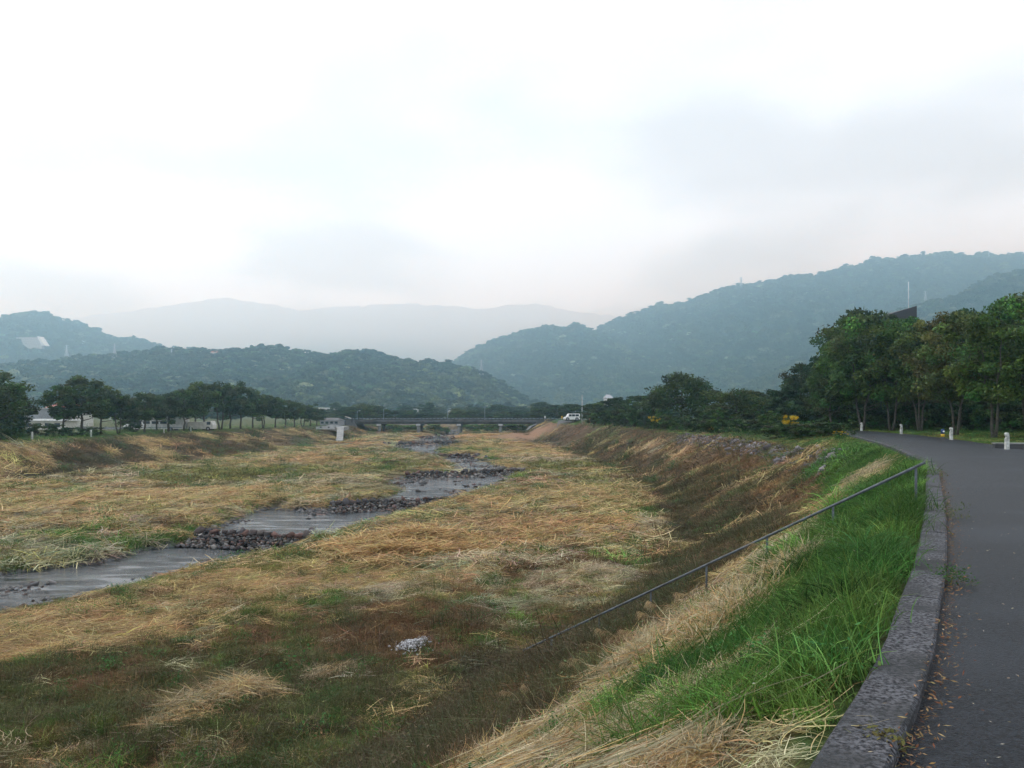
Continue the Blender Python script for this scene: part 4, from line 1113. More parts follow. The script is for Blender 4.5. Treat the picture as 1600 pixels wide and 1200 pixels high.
# tall thin-stemmed trees along the far side of the lane
G1 = 'tall thin-stemmed trees along the lane'
for i, (px, Y, top, k, lab) in enumerate([(1298, 78, 545, 2, None), (1312, 84, 505, 0, None), (1347, 75, 488, 0, None), (1393, 73, 500, 3, None), (1417, 76, 488, 2, None), (1438, 70, 498, 1, None),
                                          (1494, 57, 482, 1, 'fork-stemmed tree beside the short blue and yellow post'), (1553, 52, 474, 3, 'pale twin-stemmed tree behind the end of the low stone wall'), (1606, 58, 452, 0, None), (1660, 50, 440, 2, None), (1740, 46, 430, 0, None), (1830, 42, 425, 3, None)]):
    h = h_for(top, Y, -.07)
    tree('slender', k, by_px(px, Y), Y, h, lab or 'tall roadside tree with a slim pale trunk and loose green crown', None if lab else G1, wr=3.0 * h / 10)
G2 = 'dark trees crowding behind the roadside row'
for i, (px, Y, top) in enumerate([(1208, 108, 612), (1228, 96, 600), (1252, 104, 566), (1282, 98, 551), (1318, 100, 520), (1342, 93, 480), (1375, 96, 486), (1425, 95, 498), (1472, 88, 503), (1518, 82, 478), (1562, 80, 474), (1604, 76, 460), (1655, 72, 448),
                                  (1262, 116, 585), (1330, 118, 560), (1400, 112, 540), (1460, 104, 540), (1530, 98, 530), (1590, 94, 530), (1645, 90, 520), (1710, 70, 450), (1770, 66, 445), (1840, 62, 440), (1910, 58, 440)]):
    h = h_for(top, Y, -.07)
    lb, gp = ('dark evergreen tree standing in front of the slant-roofed building', 'dark trees before the slant-roofed building') if 1335 < px < 1480 and Y < 100 else ('dark tree sloping down from the wood towards the levee trees', 'dark trees at the low end of the wood') if px < 1300 else ('dark dense evergreen tree standing in the wood behind the roadside row', G2)
    tree('dense', i % 3, by_px(px, Y), Y, h, lb, gp, wr=max(2.6, .30 * h))
G2b = 'dark undergrowth beneath the roadside wood'
for i, px in enumerate(range(1232, 1860, 22)):
    Y = 88 - (px - 1232) * .06 + (i % 3) * 3
    tree('bush', i % 3, by_px(px, Y), Y, 2.6 + .5 * (i % 2), 'dark low shrub in the undergrowth beneath the roadside wood', G2b, wr=2.0, name='shrub', cat='shrub')
# spreading trees between the lane and the bridge
G3 = 'trees along the levee between lane and bridge'
tree('dome', 0, by_px(1065, 112), 112, h_for(583, 112), 'broad umbrella-shaped tree, the tallest between the lane bend and the bridge', None, wr=5.2)
tree('dome', 1, by_px(1150, 106), 106, h_for(607, 106), 'low spreading olive-green tree right next to the broad umbrella-shaped one', None, wr=4.4)
for i, (px, Y, top, wr) in enumerate([(1108, 122, 608, 3.6), (1190, 112, 620, 3.4), (1020, 120, 606, 3.4), (992, 126, 611, 3.4), (968, 132, 614, 3.2), (945, 142, 620, 3.2), (928, 152, 625, 3.0), (1040, 104, 632, 2.6), (1122, 98, 630, 2.4), (895, 176, 628, 3.4), (870, 215, 632, 4.2), (850, 228, 634, 4.0), (1170, 122, 610, 3.8)]):
    tree('dense', i % 3, by_px(px, Y), Y, h_for(top, Y, -.1), 'rounded dark green tree on the levee between lane and bridge', G3, wr=wr)
# shrubs on the levee crest
G4, G5 = 'shrubs along the levee crest', 'young staked trees along the levee crest'
for i, (px, Y, top) in enumerate([(938, 138, 645), (955, 128, 642), (972, 121, 640), (990, 115, 638), (1008, 109, 641), (1040, 99, 650), (1058, 96, 652), (1085, 90, 654), (1112, 87, 656), (1150, 82, 656), (1172, 78, 655), (1192, 75, 656), (1213, 71, 658), (1246, 61, 668), (1262, 59, 672), (1280, 57, 671), (1297, 55, 674), (1220, 66, 664), (1130, 85, 658)]):
    x = by_px(px, Y); tree('bush', i % 3, x, Y, max(1.0, h_for(top, Y, gz(x, Y))), 'dark green shrub growing on the crest of the levee', G4, wr=1.0 + .25 * (i % 3), name='shrub', cat='shrub')
for i, (px, Y, top) in enumerate([(985, 117, 625), (1030, 102, 637), (1072, 93, 640), (1100, 89, 634), (1122, 86, 634), (1150, 83, 642), (1178, 79, 632), (1200, 74, 640), (1187, 77, 648), (1330, 52, 655)]):
    x = by_px(px, Y); last = px == 1330
    tree('young', i % 3, x, Y, h_for(top, Y, gz(x, Y)), 'small dark sapling standing where the kerb goes out of sight' if last else 'young slim tree with a small leafy head on the levee crest', None if last else G5, wr=.95 if not last else .6, name='young_tree')
# yellow-flowering bushes
def flowers(px, Y, top, wr, lab, n=130):
    x = by_px(px, Y); h = h_for(top, Y, gz(x, Y)); o = tree('bush', 0, x, Y, h * .93, lab, None, wr=wr, name='flowering_bush', cat='bush')
    r = np.random.default_rng(int(px)); cen = np.stack([r.normal(0, .5, 14), r.normal(0, .5, 14), r.uniform(1.35, 2.1, 14)], 1)
    V, Fq, cc = leaves(r, cen, np.full(14, .30), n // 9 * 4, .06, np.array([(0.66, 0.45, 0.02)] * 14) * r.uniform(.7, 1.15, (14, 1)))
    ob('blossoms', mesh_from('blossoms', V, Fq, M['leaf'], False, cc), o, label='clusters of bright yellow flowers')
flowers(1232, 62, 651, .8, 'largest yellow-flowering bush, level with the start of the stone edging', 200)
flowers(1312, 49, 674, .38, 'small yellow-flowering bush close to the end of the visible kerb')
flowers(1023, 101, 651, .8, 'yellow-flowering bush under the broad umbrella-shaped tree')
flowers(1112, 86, 667, .4, 'tiny yellow-flowering bush between two young trees')
# trees across the river
G6 = 'trees along the far levee'
def left_pt(px, off):
    for Y in np.arange(60, 260, .5):
        if by_px(px, Y) <= np.interp(Y, [q[1] for q in LCREST], [q[0] for q in LCREST]) - off: break
    return by_px(px, Y), Y
LT = [(-330, 6, 560, 3.6), (-260, 4, 575, 3.2), (-200, 8, 570, 3.6), (-150, 5, 582, 3.0), (-95, 7, 580, 3.4), (-40, 4, 570, 3.4), (-2, 5, 577, 3.4), (20, 8, 612, 2.6), (98, 6, 602, 2.9), (128, 5, 588, 3.6), (158, 6, 602, 2.8), (186, 3.5, 614, 2.6), (208, 12, 622, 2.8), (226, 4, 614, 2.9), (245, 10, 618, 2.8), (262, 3.5, 615, 2.8), (288, 5, 609, 3.0), (305, 9, 604, 3.0), (318, 3.5, 596, 3.4), (345, 4.5, 596, 3.6), (360, 8, 602, 3.2), (376, 4, 603, 3.3), (395, 4, 611, 3.2), (412, 3.5, 616, 3.0), (430, 3.5, 621, 3.0), (446, 3.5, 625, 2.9), (460, 3.5, 628, 2.8), (473, 3.5, 631, 2.7), (485, 3.5, 633, 2.7), (495, 3.5, 637, 2.6)]
for i, (px, off, top, wr) in enumerate(LT):
    x, Y = left_pt(px, off); z0 = gz(x, Y)
    lab = {128: 'tall brownish-green tree in front of the red-roofed houses', -2: 'big dark tree beside the white-roofed shed'}.get(px)
    part_ = [q for q in ((60, 'dark leafy tree at the end of the far row beyond the shed', 'far trees by the shed'), (170, 'leafy tree standing in front of the houses on the far side', 'far trees before the houses'), (280, 'round-headed tree with a bare stem before the parked coach', 'far trees before the coach'),
                          (385, 'full-crowned green tree in the thickest part of the far row', 'thickest far trees'), (999, 'small round tree in the shrinking row that leads to the far ramp', 'far row towards the ramp')) if px < q[0]][0]
    tree('round', (i * 3) % 4, x, Y, h_for(top, Y, z0), lab or part_[1], None if lab else part_[2], wr=wr)
G7 = 'bushes on the far levee'
for i, (px, off, top) in enumerate([(12, 4, 655), (30, 7, 650), (62, 7, 662), (85, 5, 664), (112, 4, 668), (140, 3, 668), (0, 2, 662), (205, 9, 655)]):
    x, Y = left_pt(px, off); tree('bush', i % 3, x, Y, h_for(top, Y, gz(x, Y)), 'low dark bush on the crest of the far levee', G7, wr=1.5, name='shrub', cat='shrub')
# trees behind the bridge and on the plain
G8 = 'trees behind the bridge'
for i, (px, Y, top, wr) in enumerate([(545, 232, 634, 4.4), (568, 238, 629, 5.4), (592, 244, 632, 4.6), (618, 250, 639, 4.2), (640, 262, 641, 4.2), (665, 258, 643, 4.0), (690, 266, 644, 4.0), (716, 260, 637, 4.4), (738, 270, 640, 4.4), (765, 262, 644, 4.4), (790, 256, 643, 4.4), (812, 250, 640, 4.4), (835, 246, 638, 4.2), (520, 262, 645, 4.0), (500, 280, 640, 4)]):
    tree(('dense', 'dome', 'dense')[i % 3], i % 2, by_px(px, Y), Y, max(2.5, h_for(top, Y, -1.5)), 'dark green tree rising behind the bridge railing', G8, wr=wr, z=-1.7)
G9 = 'scattered trees on the plain below the hills'
r = np.random.default_rng(66)
for i in range(150):
    Y = r.uniform(300, 640); X = r.uniform(-.72, .55) * Y
    h = r.uniform(4.5, 8.0)
    tree('dense', i % 3, X, Y, h, 'far dark tree on the plain at the foot of the hills', G9, wr=r.uniform(3.5, 7), z=-1.7)
G10 = 'reed thickets under the bridge'
for i, (px, Y, top, wr) in enumerate([(612, 222, 663, 3.2), (632, 226, 665, 3.0), (650, 232, 664, 3.0), (680, 219, 663, 2.8), (694, 222, 668, 2.0), (738, 228, 664, 2.6), (756, 222, 663, 3.0), (772, 225, 661, 3.2), (790, 220, 662, 3.4), (808, 222, 660, 3.4), (826, 220, 661, 3.2), (730, 240, 660, 2.5), (585, 226, 664, 2.8)]):
    x = by_px(px, Y); z0 = min(gz(x, Y), -3.4); tree('bush', 3, x, Y, h_for(top, Y, z0), 'bright green reed thicket on the bed beyond the bridge piers', G10, wr=wr, name='reed_thicket', cat='reeds', z=z0)
# ------------------------------------------------------------------ handrail of the steps down the levee
p1 = Vector((6.23, 15.0, ZC - 145 / F * 15)); stp = Vector((-1.058, 0.675, -0.708))
hr = thing('handrail', 'grey steel pipe handrail running down the levee steps', 'handrail', (6.23, 15.0, gz(6.23, 15.0)))
o0 = Vector(hr.location)
MB().tube([p1 + stp * -1.26 - o0, p1 + stp * -1.0 - o0] + [p1 + stp * (k * .5) - o0 for k in range(-1, 12)] + [p1 + stp * 5.62 - o0], 0.028, 10).build('rail', M['steel'], hr, smooth=True)
for k in (-1.14, 0, 1, 2, 3, 4, 5):
    t_ = p1 + stp * k; b_ = gz(t_.x, t_.y)
    MB().tube([Vector((t_.x, t_.y, min(b_, t_.z - .45) - .2)) - o0, t_ - o0 + Vector((0, 0, -.02))], 0.023, 8).build('post', M['steel'], hr, smooth=True)

# ------------------------------------------------------------------ white marker posts, notched below the head
PROF = [(-.07, -.2), (.085, -.2), (.085, .60), (.075, .70), (.04, .75), (-.045, .75), (-.075, .71), (-.075, .63), (-.035, .60), (-.02, .56), (-.035, .52), (-.065, .48)]
pm = MB().prism(PROF, -.075, .075).mesh('post', M['post_white'], .012)
cap = MB().tube([(0, 0, -.03), (0, 0, .02)], .14, 10).mesh('footing', M['concrete'])
def marker(px, Y, lab, grp, z=None, rz=0.0, sc=1.0):
    x = by_px(px, Y); o = thing('marker_post', lab, 'post', (x, Y, gz(x, Y) if z is None else z), rz, grp); o.scale = (sc,) * 3
    ob('shaft', pm, o); ob('footing', cap, o)
GP = 'white posts along the lane'
for px, py, lab in ((1573, 702, 'white notched post standing in front of the low stone wall'), (1486, 687, 'white notched post beside the short blue and yellow post'), (1408, 678, None), (1346, 673, None), (1289, 671, None)):
    Y = ZC * F / (py - YH); marker(px, Y, lab or 'white notched post at the foot of the tall roadside trees', None if lab else GP, -.02)
for px, Y in ((1104, 100), (1076, 108)):
    marker(px, Y, 'white post on the lawn behind the levee shrubs', 'white posts on the lawn', sc=1.1)
for px, off, lab in ((50, 1.2, 'white post on the grassy far crest near the white-roofed shed'), (142, 1.2, 'white post on the far crest in front of the grey wall'), (256, 1.2, None), (298, 1.2, None)):
    x, Y = left_pt(px, off); marker(px, Y, lab or 'white post on the far crest in front of the parked coach', None if lab else 'white posts before the coach', sc=1.15)
# short blue and yellow post
Y = 47.5; x = by_px(1473, Y); o = thing('guide_post', 'short post, blue above with a white disc and yellow below', 'post', (x, Y, -.06))
MB().tube([(0, 0, -.2), (0, 0, .18)], .10, 12).build('base', M['dark_concrete'], o)
MB().tube([(0, 0, .18), (0, 0, .36)], .105, 12).build('yellow_band', M['yellow'], o, smooth=True)
MB().tube([(0, 0, .36), (0, 0, .62), (0, 0, .66)], [.105, .105, .07], 12).build('blue_head', M['blue'], o, smooth=True)
MB().tube([(0, -.100, .52), (0, -.118, .52)], .055, 12).build('disc', M['white'], o)
# low stone wall at the lane
x0, y0 = by_px(1553, 35.2), 35.2
o = thing('low_wall', 'low stone block wall with a pale coping beside the lane', 'wall', (x0, y0, -.06), R(-8))
wl = MB().box(0, 6.0, -.14, .14, -.2, .235).build('core', M['dark_concrete'], o)
for i in range(11):
    MB().box(.02 + i * .54, .02 + i * .54 + .50, -.165, -.141, .0, .235).build('block', M['dark_concrete'], o, .02)
for i in range(4):
    MB().box(-.03 + i * 1.52, -.03 + i * 1.52 + 1.50, -.19, .19, .238, .30).build('coping', M['dark_concrete'] if i % 2 else M['concrete'], o, .012)

# ------------------------------------------------------------------ the bridge
BY = 205.0
bz = lambda py: ZC - (py - YH) / F * BY
bx = lambda px: by_px(px, BY)
br = thing('bridge', 'long low concrete road bridge on paired columns across the river bed', 'bridge', (bx(700), BY, -4.2))
ob0 = Vector(br.location)
XL, XR = bx(538) - ob0.x, bx(872) - ob0.x
zz = lambda py: bz(py) - ob0.z
DW = 9.0
MB().box(XL, XR, -.4, DW + .4, zz(658.6), zz(656.2)).build('deck', M['dark_concrete'], br)
MB().box(XL, XR, -.55, -.40, zz(659.4), zz(655.6)).build('fascia', M['dark_concrete'], br)
for k in range(5):
    MB().box(XL, XR, .2 + k * 2.0, .75 + k * 2.0, zz(662.6), zz(658.6) - .003).build('girder', M['dark_concrete'], br)
for px in (592, 653.5, 717, 782):
    xc = bx(px) - ob0.x
    pier = ob('pier', MB().box(xc - .75, xc + .75, -.1, DW + .1, zz(664.6), zz(662.6) - .004).mesh('pier', M['dark_concrete'], .05), br)
    MB().box(xc - .55, xc + .55, -.42, -.104, zz(665.2), zz(662.4)).build('cap_end', M['pale_concrete'], pier)
    for yy in (.6, DW - 1.2):
        MB().tube([(xc, yy, zz(690)), (xc, yy, zz(664.6) - .003)], .42, 14).build('column', M['concrete'], pier, smooth=True)
rl = MB(); pn = MB()
nb = 58; dx_ = (XR - XL) / nb
for side in (-.48, DW + .3):
    rl.box(XL, XR, side - .03, side + .03, zz(653.2) - .06, zz(653.2)); rl.box(XL, XR, side - .02, side + .02, zz(654.8), zz(654.8) + .05)
    for i in range(nb + 1):
        x = XL + i * dx_; rl.box(x - .05, x + .05, side - .05, side + .05, zz(656.1), zz(653.0))
    for i in range(nb):
        x = XL + (i + .5) * dx_; pn.box(x - .36 * dx_, x + .30 * dx_, side - .012, side + .012, zz(654.2), zz(653.5))
rl.build('railing', M['dark'], br); pn.build('rail_panels', M['blue_grey'], br, kind='stuff')
MB().prism([(XL - 3, zz(675)), (XL + 4.2, zz(675)), (XL + 3.0, zz(659.5)), (XL - 3, zz(655.8))], -.6, DW + .6).build('abutment', M['dark_concrete'], br)
MB().prism([(XR - 8.2, zz(675)), (XR + 4, zz(675)), (XR + 4, zz(655.8)), (XR - 5.6, zz(659.5))], -.6, DW + .6).build('abutment', M['dark_concrete'], br)
MB().prism([(XR - 8.6, zz(672)), (XR - 8.0, zz(672)), (XR - 7.0, zz(666)), (XR - 5.5, zz(662.6)), (XR - 5.9, zz(662.2)), (XR - 7.7, zz(666))], -.9, -.604).build('wing_wall', M['pale_concrete'], br)
GL = 'street lamps on the bridge'
for px, top in ((558, 642), (599.5, 638), (699.5, 638.5), (757.5, 634.5)):
    x = bx(px); o = thing('street_lamp', 'slim grey street lamp with a short arm on the bridge', 'lamp', (x, BY + .1, bz(656.2)), 0, GL)
    h = bz(top) - bz(656.2)
    MB().tube([(0, 0, 0), (0, 0, h * .96), (.12, 0, h)], [.075, .05, .045], 8).build('pole', M['blue_grey'], o, smooth=True)
    MB().tube([(.10, 0, h), (.55, 0, h + .06)], .035, 6).build('arm', M['blue_grey'], o)
    MB().box(.45, .85, -.07, .07, h + .02, h + .10).build('lamp_head', M['white'], o, .02)
# signs and posts at the bridge ends
def pole(px, Y, top, z0, lab, mat='blue_grey', r0=.09, extra=None, cat='pole', name='utility_pole'):
    x = by_px(px, Y); h = h_for(top, Y, z0); o = thing(name, lab, cat, (x, Y, z0))
    MB().tube([(0, 0, -.3), (0, 0, h)], [r0, r0 * .65], 8).build('shaft', M[mat], o, smooth=True)
    if extra: extra(o, h)
    return o
def arms(o, h):
    for f_, w_ in ((.96, .7), (.72, .55)):
        MB().box(-.05, w_, -.04, .04, h * f_ - .04, h * f_ + .04).build('crossarm', M['blue_grey'], o)
pole(909.5, 160, 617, gz(by_px(909.5, 160), 160), 'tall pale utility pole beside the levee ramp', 'pale_concrete', .13, arms)
pole(899, 185, 630, -.2, 'thinner utility pole standing behind the white van', 'grey_wall', .08, arms)
def board(c, w_, h_, col):
    def f(o, h):
        MB().box(-w_ / 2, w_ / 2, -.05, -.02, h - h_, h).build('board', M[col], o)
    return f
pole(878, 168, 650, gz(by_px(878, 168), 168), 'small yellow-green road sign at the top of the ramp', 'grey_wall', .04, board(0, .30, .55, 'yellow'), 'sign', 'road_sign')
pole(851.5, 203, 650, bz(656.2), 'small white sign at the end of the bridge railing', 'grey_wall', .05, board(0, .3, .5, 'white'), 'sign', 'road_sign')
Y = 201; o = thing('barrier_arm', 'slanted pale barrier beam at the far end of the bridge', 'barrier', (by_px(545, Y), Y, bz(656.2)))
MB().tube([(-1.0, 0, .95), (.9, 0, .35)], .11, 8).build('beam', M['cream'], o); MB().box(.7, 1.0, -.15, .15, -.6, .5).build('stand', M['dark'], o)

# ------------------------------------------------------------------ ramps and vehicles at the levee ends
def ramp(pts, w_, mat, name):
    mb = MB(); V = []
    for i, (px, Y, z) in enumerate(pts):
        x = by_px(px, Y); V += [(x - w_[i] / 2, Y, z), (x + w_[i] / 2, Y, z), (x + w_[i] / 2, Y, z - .8), (x - w_[i] / 2, Y, z - .8)]
    n = len(pts); Fc = [(i * 4 + a, i * 4 + b_, i * 4 + 4 + b_, i * 4 + 4 + a) for i in range(n - 1) for a, b_ in ((0, 1), (1, 2), (2, 3), (3, 0))] + [(0, 1, 2, 3), tuple((n - 1) * 4 + k for k in range(4))]
    return mb.add(V, Fc).build(name, mat, kind='structure')
ramp([(530, 146, -3.82), (531, 150, -3.2), (532, 160, -1.55), (531, 164, -1.42), (528, 176, -1.4)], [1.3, 1.3, 1.3, 1.8, 5], M['concrete'], 'concrete_ramp')
ramp([(873, 150, -3.3), (876, 158, -1.7), (881, 167, -.25), (888, 180, -.12)], [1.3, 1.7, 2.6, 4.5], M['dark_concrete'], 'asphalt_ramp')
Y = 165; x = by_px(516, Y); o = thing('parapet', 'pale concrete parapet with dark gaps at the top of the far ramp', 'parapet', (x, Y, -1.5))
MB().prism([(-3.0, -.4), (2.9, -.4), (2.9, .12), (1.6, .42), (.3, .55), (-1.0, .30), (-3.0, .10)], -.15, .15).build('wall', M['pale_concrete'], o)
for xa in (-2.0, -.3, 1.2, 2.4):
    MB().box(xa - .2, xa + .2, -.175, -.152, -.1, .14).build('gap', M['dark'], o)

def vehicle(name, lab, cat, loc, rz, L_, H_, W_, prof, win, col, wheels):
    o = thing(name, lab, cat, loc, rz)
    bd = MB().prism([(a * L_, b_ * H_) for a, b_ in prof], -W_ / 2, W_ / 2).build('body', M[col], o, .06)
    for s_ in (-1, 1):
        for a, b_, c_, d_ in win:
            MB().box(a * L_, b_ * L_, s_ * (W_ / 2 + .004) - .012, s_ * (W_ / 2 + .004) + .012, c_ * H_, d_ * H_).build('window', M['glass'], o)
        for a in wheels:
            wh = MB().tube([(a * L_, s_ * (W_ / 2 - .22), .38), (a * L_, s_ * (W_ / 2 + .015), .38)], .38, 14).build('wheel', M['tyre'], o)
            MB().tube([(a * L_, s_ * (W_ / 2 + .012), .38), (a * L_, s_ * (W_ / 2 + .03), .38)], .2, 10).build('rim', M['grey_wall'], wh)
    return o
VAN = [(0, .22), (.02, .5), (.17, .58), (.27, .98), (.33, 1.0), (.97, 1.0), (1, .9), (1, .2), (.9, .16), (.1, .16)]
vehicle('van', 'white van parked at the head of the ramp by the bridge', 'van', (by_px(881, 166), 166, -.12), R(8), 3.4, 1.55, 1.5, VAN, [(.29, .45, .62, .9), (.48, .68, .62, .9), (.71, .92, .62, .9)], 'white', (.2, .8))
BUS = [(0, .14), (0, .6), (.012, .88), (.03, .97), (.06, 1.0), (.97, 1.0), (.995, .95), (1, .85), (1, .14)]
YB = 134.0
o = vehicle('coach', 'long white coach with dark windows parked behind the far levee trees', 'coach', (by_px(198, YB), YB, -1.55), 0, 10.4, 2.5, 2.4, BUS, [(.05, .30, .50, .74), (.33, .44, .50, .68), (.47, .58, .50, .68), (.61, .72, .50, .68), (.75, .86, .50, .68)], 'white', (.12, .78))
MB().box(.3, 10.1, -1.216, -1.206, .60, .70).build('stripe', M['blue_grey'], o)
vehicle('truck', 'low white truck parked nose to tail with the coach', 'truck', (by_px(296, YB + .5), YB + .5, -1.55), 0, 4.4, 1.75, 2.0, [(0, .2), (0, .85), (.03, .9), (.72, .9), (.74, 1.0), (.93, 1.0), (1, .6), (1, .2)], [(.77, .92, .62, .92)], 'cream', (.14, .82))
# ------------------------------------------------------------------ buildings
def house(name, lab, px0, px1, top, Y, z0, dep, wall, roof, storeys=1, nwin=3, gable=False, cat='house', roof_h=.9, over=.25):
    x0, x1 = by_px(px0, Y), by_px(px1, Y); w_ = x1 - x0; h = h_for(top, Y, z0)
    o = thing(name, lab, cat, ((x0 + x1) / 2, Y, z0))
    rh = min(roof_h, h * .35)
    MB().box(-w_ / 2, w_ / 2, 0, dep, -.5, h - rh).build('wall', M[wall], o)
    if gable:
        ro = ob('roof', MB().add([(-w_ / 2 - over, -over, h - rh), (w_ / 2 + over, -over, h - rh), (w_ / 2 + over, dep + over, h - rh), (-w_ / 2 - over, dep + over, h - rh), (-w_ / 2 * .7, dep / 2, h), (w_ / 2 * .7, dep / 2, h)],
                               [(0, 1, 5, 4), (1, 2, 5), (2, 3, 4, 5), (3, 0, 4), (0, 3, 2, 1)]).mesh('roof', M[roof]), o)
    else:
        MB().box(-w_ / 2 - over, w_ / 2 + over, -over, dep + over, h - rh + .003, h).build('roof', M[roof], o, .02)
    hw = (h - rh) / storeys
    for s_ in range(storeys):
        for k in range(nwin):
            xc = -w_ / 2 + w_ * (k + .5) / nwin; ww = w_ / nwin * .30
            wi = MB().box(xc - ww, xc + ww, -.03, .02, hw * s_ + hw * .35, hw * s_ + hw * .78).build('window', M['glass'], o)
            MB().box(xc - ww * 1.15, xc + ww * 1.15, -.07, -.033, hw * s_ + hw * .29, hw * s_ + hw * .34).build('sill', M['pale_concrete'], wi)
    return o
house('shed', 'long shed with a bright white flat roof behind the far levee', 37, 97, 655, 142, -1.6, 5, 'cream', 'white', 1, 4, roof_h=.35, cat='shed', over=.5)
house('house', 'pale two-storey house behind the white-roofed shed', 28, 62, 637, 180, -1.6, 7, 'grey_wall', 'pale_concrete', 2, 3, roof_h=.3)
house('house', 'house with a red-orange hipped roof among the far trees', 72, 104, 629, 186, -1.6, 8, 'grey_wall', 'red', 2, 3, True, roof_h=1.2)
house('house', 'cream house with a grey roof next to the red-roofed one', 100, 120, 640, 176, -1.6, 7, 'cream', 'dark', 1, 2, True)
house('boundary_wall', 'long plain grey wall behind the far levee trees', 118, 200, 667, 143, -1.6, .4, 'grey_wall', 'concrete', 1, 0, roof_h=.12, cat='wall', over=.04)
house('house', 'white house with a dark roof at the head of the far ramp', 500, 529, 653, 196, -1.6, 7, 'grey_wall', 'dark', 1, 4, True, roof_h=.8)
house('apartment_block', 'white flat-roofed apartment block beyond the trees at the bridge', 497, 523, 637, 340, -1.6, 10, 'cream', 'white', 3, 4, roof_h=.4, cat='building')
house('hall', 'plain bright white hall behind the bridge railing', 646, 660, 637.5, 420, -1.6, 8, 'white', 'white', 2, 2, roof_h=.4, cat='building')
house('house', 'low white house among trees under the wooded hill', 673, 684, 639.5, 430, -1.6, 8, 'white', 'grey_wall', 1, 2, True)
house('house', 'small white cottage seen between the bridge lamps', 700, 706, 641, 430, -1.6, 6, 'cream', 'grey_wall', 1, 1, True)
house('house', 'salmon-pink house glimpsed between the roadside trunks', 1488, 1520, 622, 92, -.1, 6, 'pink_wall', 'dark', 1, 2, True, roof_h=1.0)
house('house', 'white gabled house end showing above the levee trees', 948, 957, 616, 175, -.3, 6, 'white', 'grey_wall', 2, 1, True)
# dark building with a mono-pitch roof above the roadside trees, mast on its roof
Y = 118; xa, xb = by_px(1385, Y), by_px(1431, Y); z1, z2 = h_for(492, Y), h_for(477, Y)
o = thing('tall_building', 'dark building with a slanting roof rising above the roadside trees', 'building', (xa, Y, -.1))
w_ = xb - xa
MB().box(0, w_, 0, 8, -.5, z1 - 2.2).build('wall', M['red'], o)
MB().prism([(-.2, z1 - 2.2), (w_ + .1, z1 - 2.2), (w_ + .1, z2), (-.2, z1)], -.1, 8.2).build('roof', M['dark'], o)
for i in range(3):
    for k in range(2):
        MB().box(.6 + k * 2.1, 1.9 + k * 2.1, -.04, .02, 1.5 + i * 3.2, 3.2 + i * 3.2).build('window', M['glass'], o)
pole(1419.5, Y + 1.5, 440, z2 - .9, 'thin white mast on the roof of the dark slant-roofed building', 'white', .06, None, 'mast', 'mast')

# ------------------------------------------------------------------ pylons and buildings on the hills
def hill_hit(px, py):
    best = None
    for nme, q in HILLS.items():
        Y = np.linspace(q['Yf'], q['Yr'] * 1.02, 1500); X = (px - 800) / F * Y; z = ZC - (py - YH) / F * Y
        ok = (X > q['x'][0]) & (X < q['x'][-1]); g_ = np.where(ok, on_ridge(q, X, Y), -99)
        i = np.argmax(z < g_)
        if z[i] < g_[i] and (best is None or Y[i] < best[1]): best = (X[i], Y[i], g_[i])
    return best
def pylon(px, base, top, lab, Yf=None):
    hit = hill_hit(px, base) or (by_px(px, 2250), 2250, ZC + (YH - base) / F * 2250)
    x, Y, z = hit; h = (base - top) / F * Y; z = min(z, ZC + (YH - base) / F * Y)
    o = thing('pylon', lab, 'pylon', (x, Y, z)); wb, wt = h * .13, h * .022; t_ = max(.2, h * .016)
    lv = [0, .22, .4, .56, .7, .84, 1.0]
    wd = [wb + (wt - wb) * min(1, l_ / .72) for l_ in lv]
    for sx, sy in ((1, 1), (1, -1), (-1, 1), (-1, -1)):
        MB().tube([(sx * w_, sy * w_, l_ * h) for w_, l_ in zip(wd, lv)], t_, 4).build('leg', M['pale_concrete'], o)
    bb = MB()
    for i in range(len(lv) - 1):
        for s_ in (1, -1):
            bb.tube([(-wd[i], s_ * wd[i], lv[i] * h), (wd[i + 1], s_ * wd[i + 1], lv[i + 1] * h)], t_ * .6, 4); bb.tube([(wd[i], s_ * wd[i], lv[i] * h), (-wd[i + 1], s_ * wd[i + 1], lv[i + 1] * h)], t_ * .6, 4)
            bb.tube([(s_ * wd[i], -wd[i], lv[i] * h), (s_ * wd[i + 1], wd[i + 1], lv[i + 1] * h)], t_ * .6, 4)
    bb.build('bracing', M['pale_concrete'], o)
    for f_, q in ((.70, .16), (.82, .20), (.94, .14)):
        MB().tube([(-h * q, 0, h * f_), (0, 0, h * (f_ + .03)), (h * q, 0, h * f_)], t_ * .8, 4).build('crossarm', M['blue_grey'], o)
for px, b_, t_, lab in ((104, 562, 539, 'grey lattice pylon on the hillside below the terraced white building'), (179, 563, 537, 'grey lattice pylon on the saddle right beside the small round hill'), (268, 557, 545, 'short distant pylon next to the red-roofed hilltop house'),
                        (752, 590, 562, 'slim pylon at the end of the wooded hill above the bridge'), (1158, 450, 433, 'tiny pylon on the skyline of the mountain in cloud'), (1545, 403, 392, 'tiny pylon on the flat summit of the mountain'), (1446, 475, 455, 'pale pylon on the mountain side behind the mast')):
    pylon(px, b_, t_, lab)
x, Y, z = hill_hit(38, 540) or (by_px(38, 1500), 1500, 130)
o = thing('terraced_building', 'long pale terraced building on the rounded western hill', 'building', (x, Y, z))
W_ = 62 / F * Y; st = 3.0 / F * Y
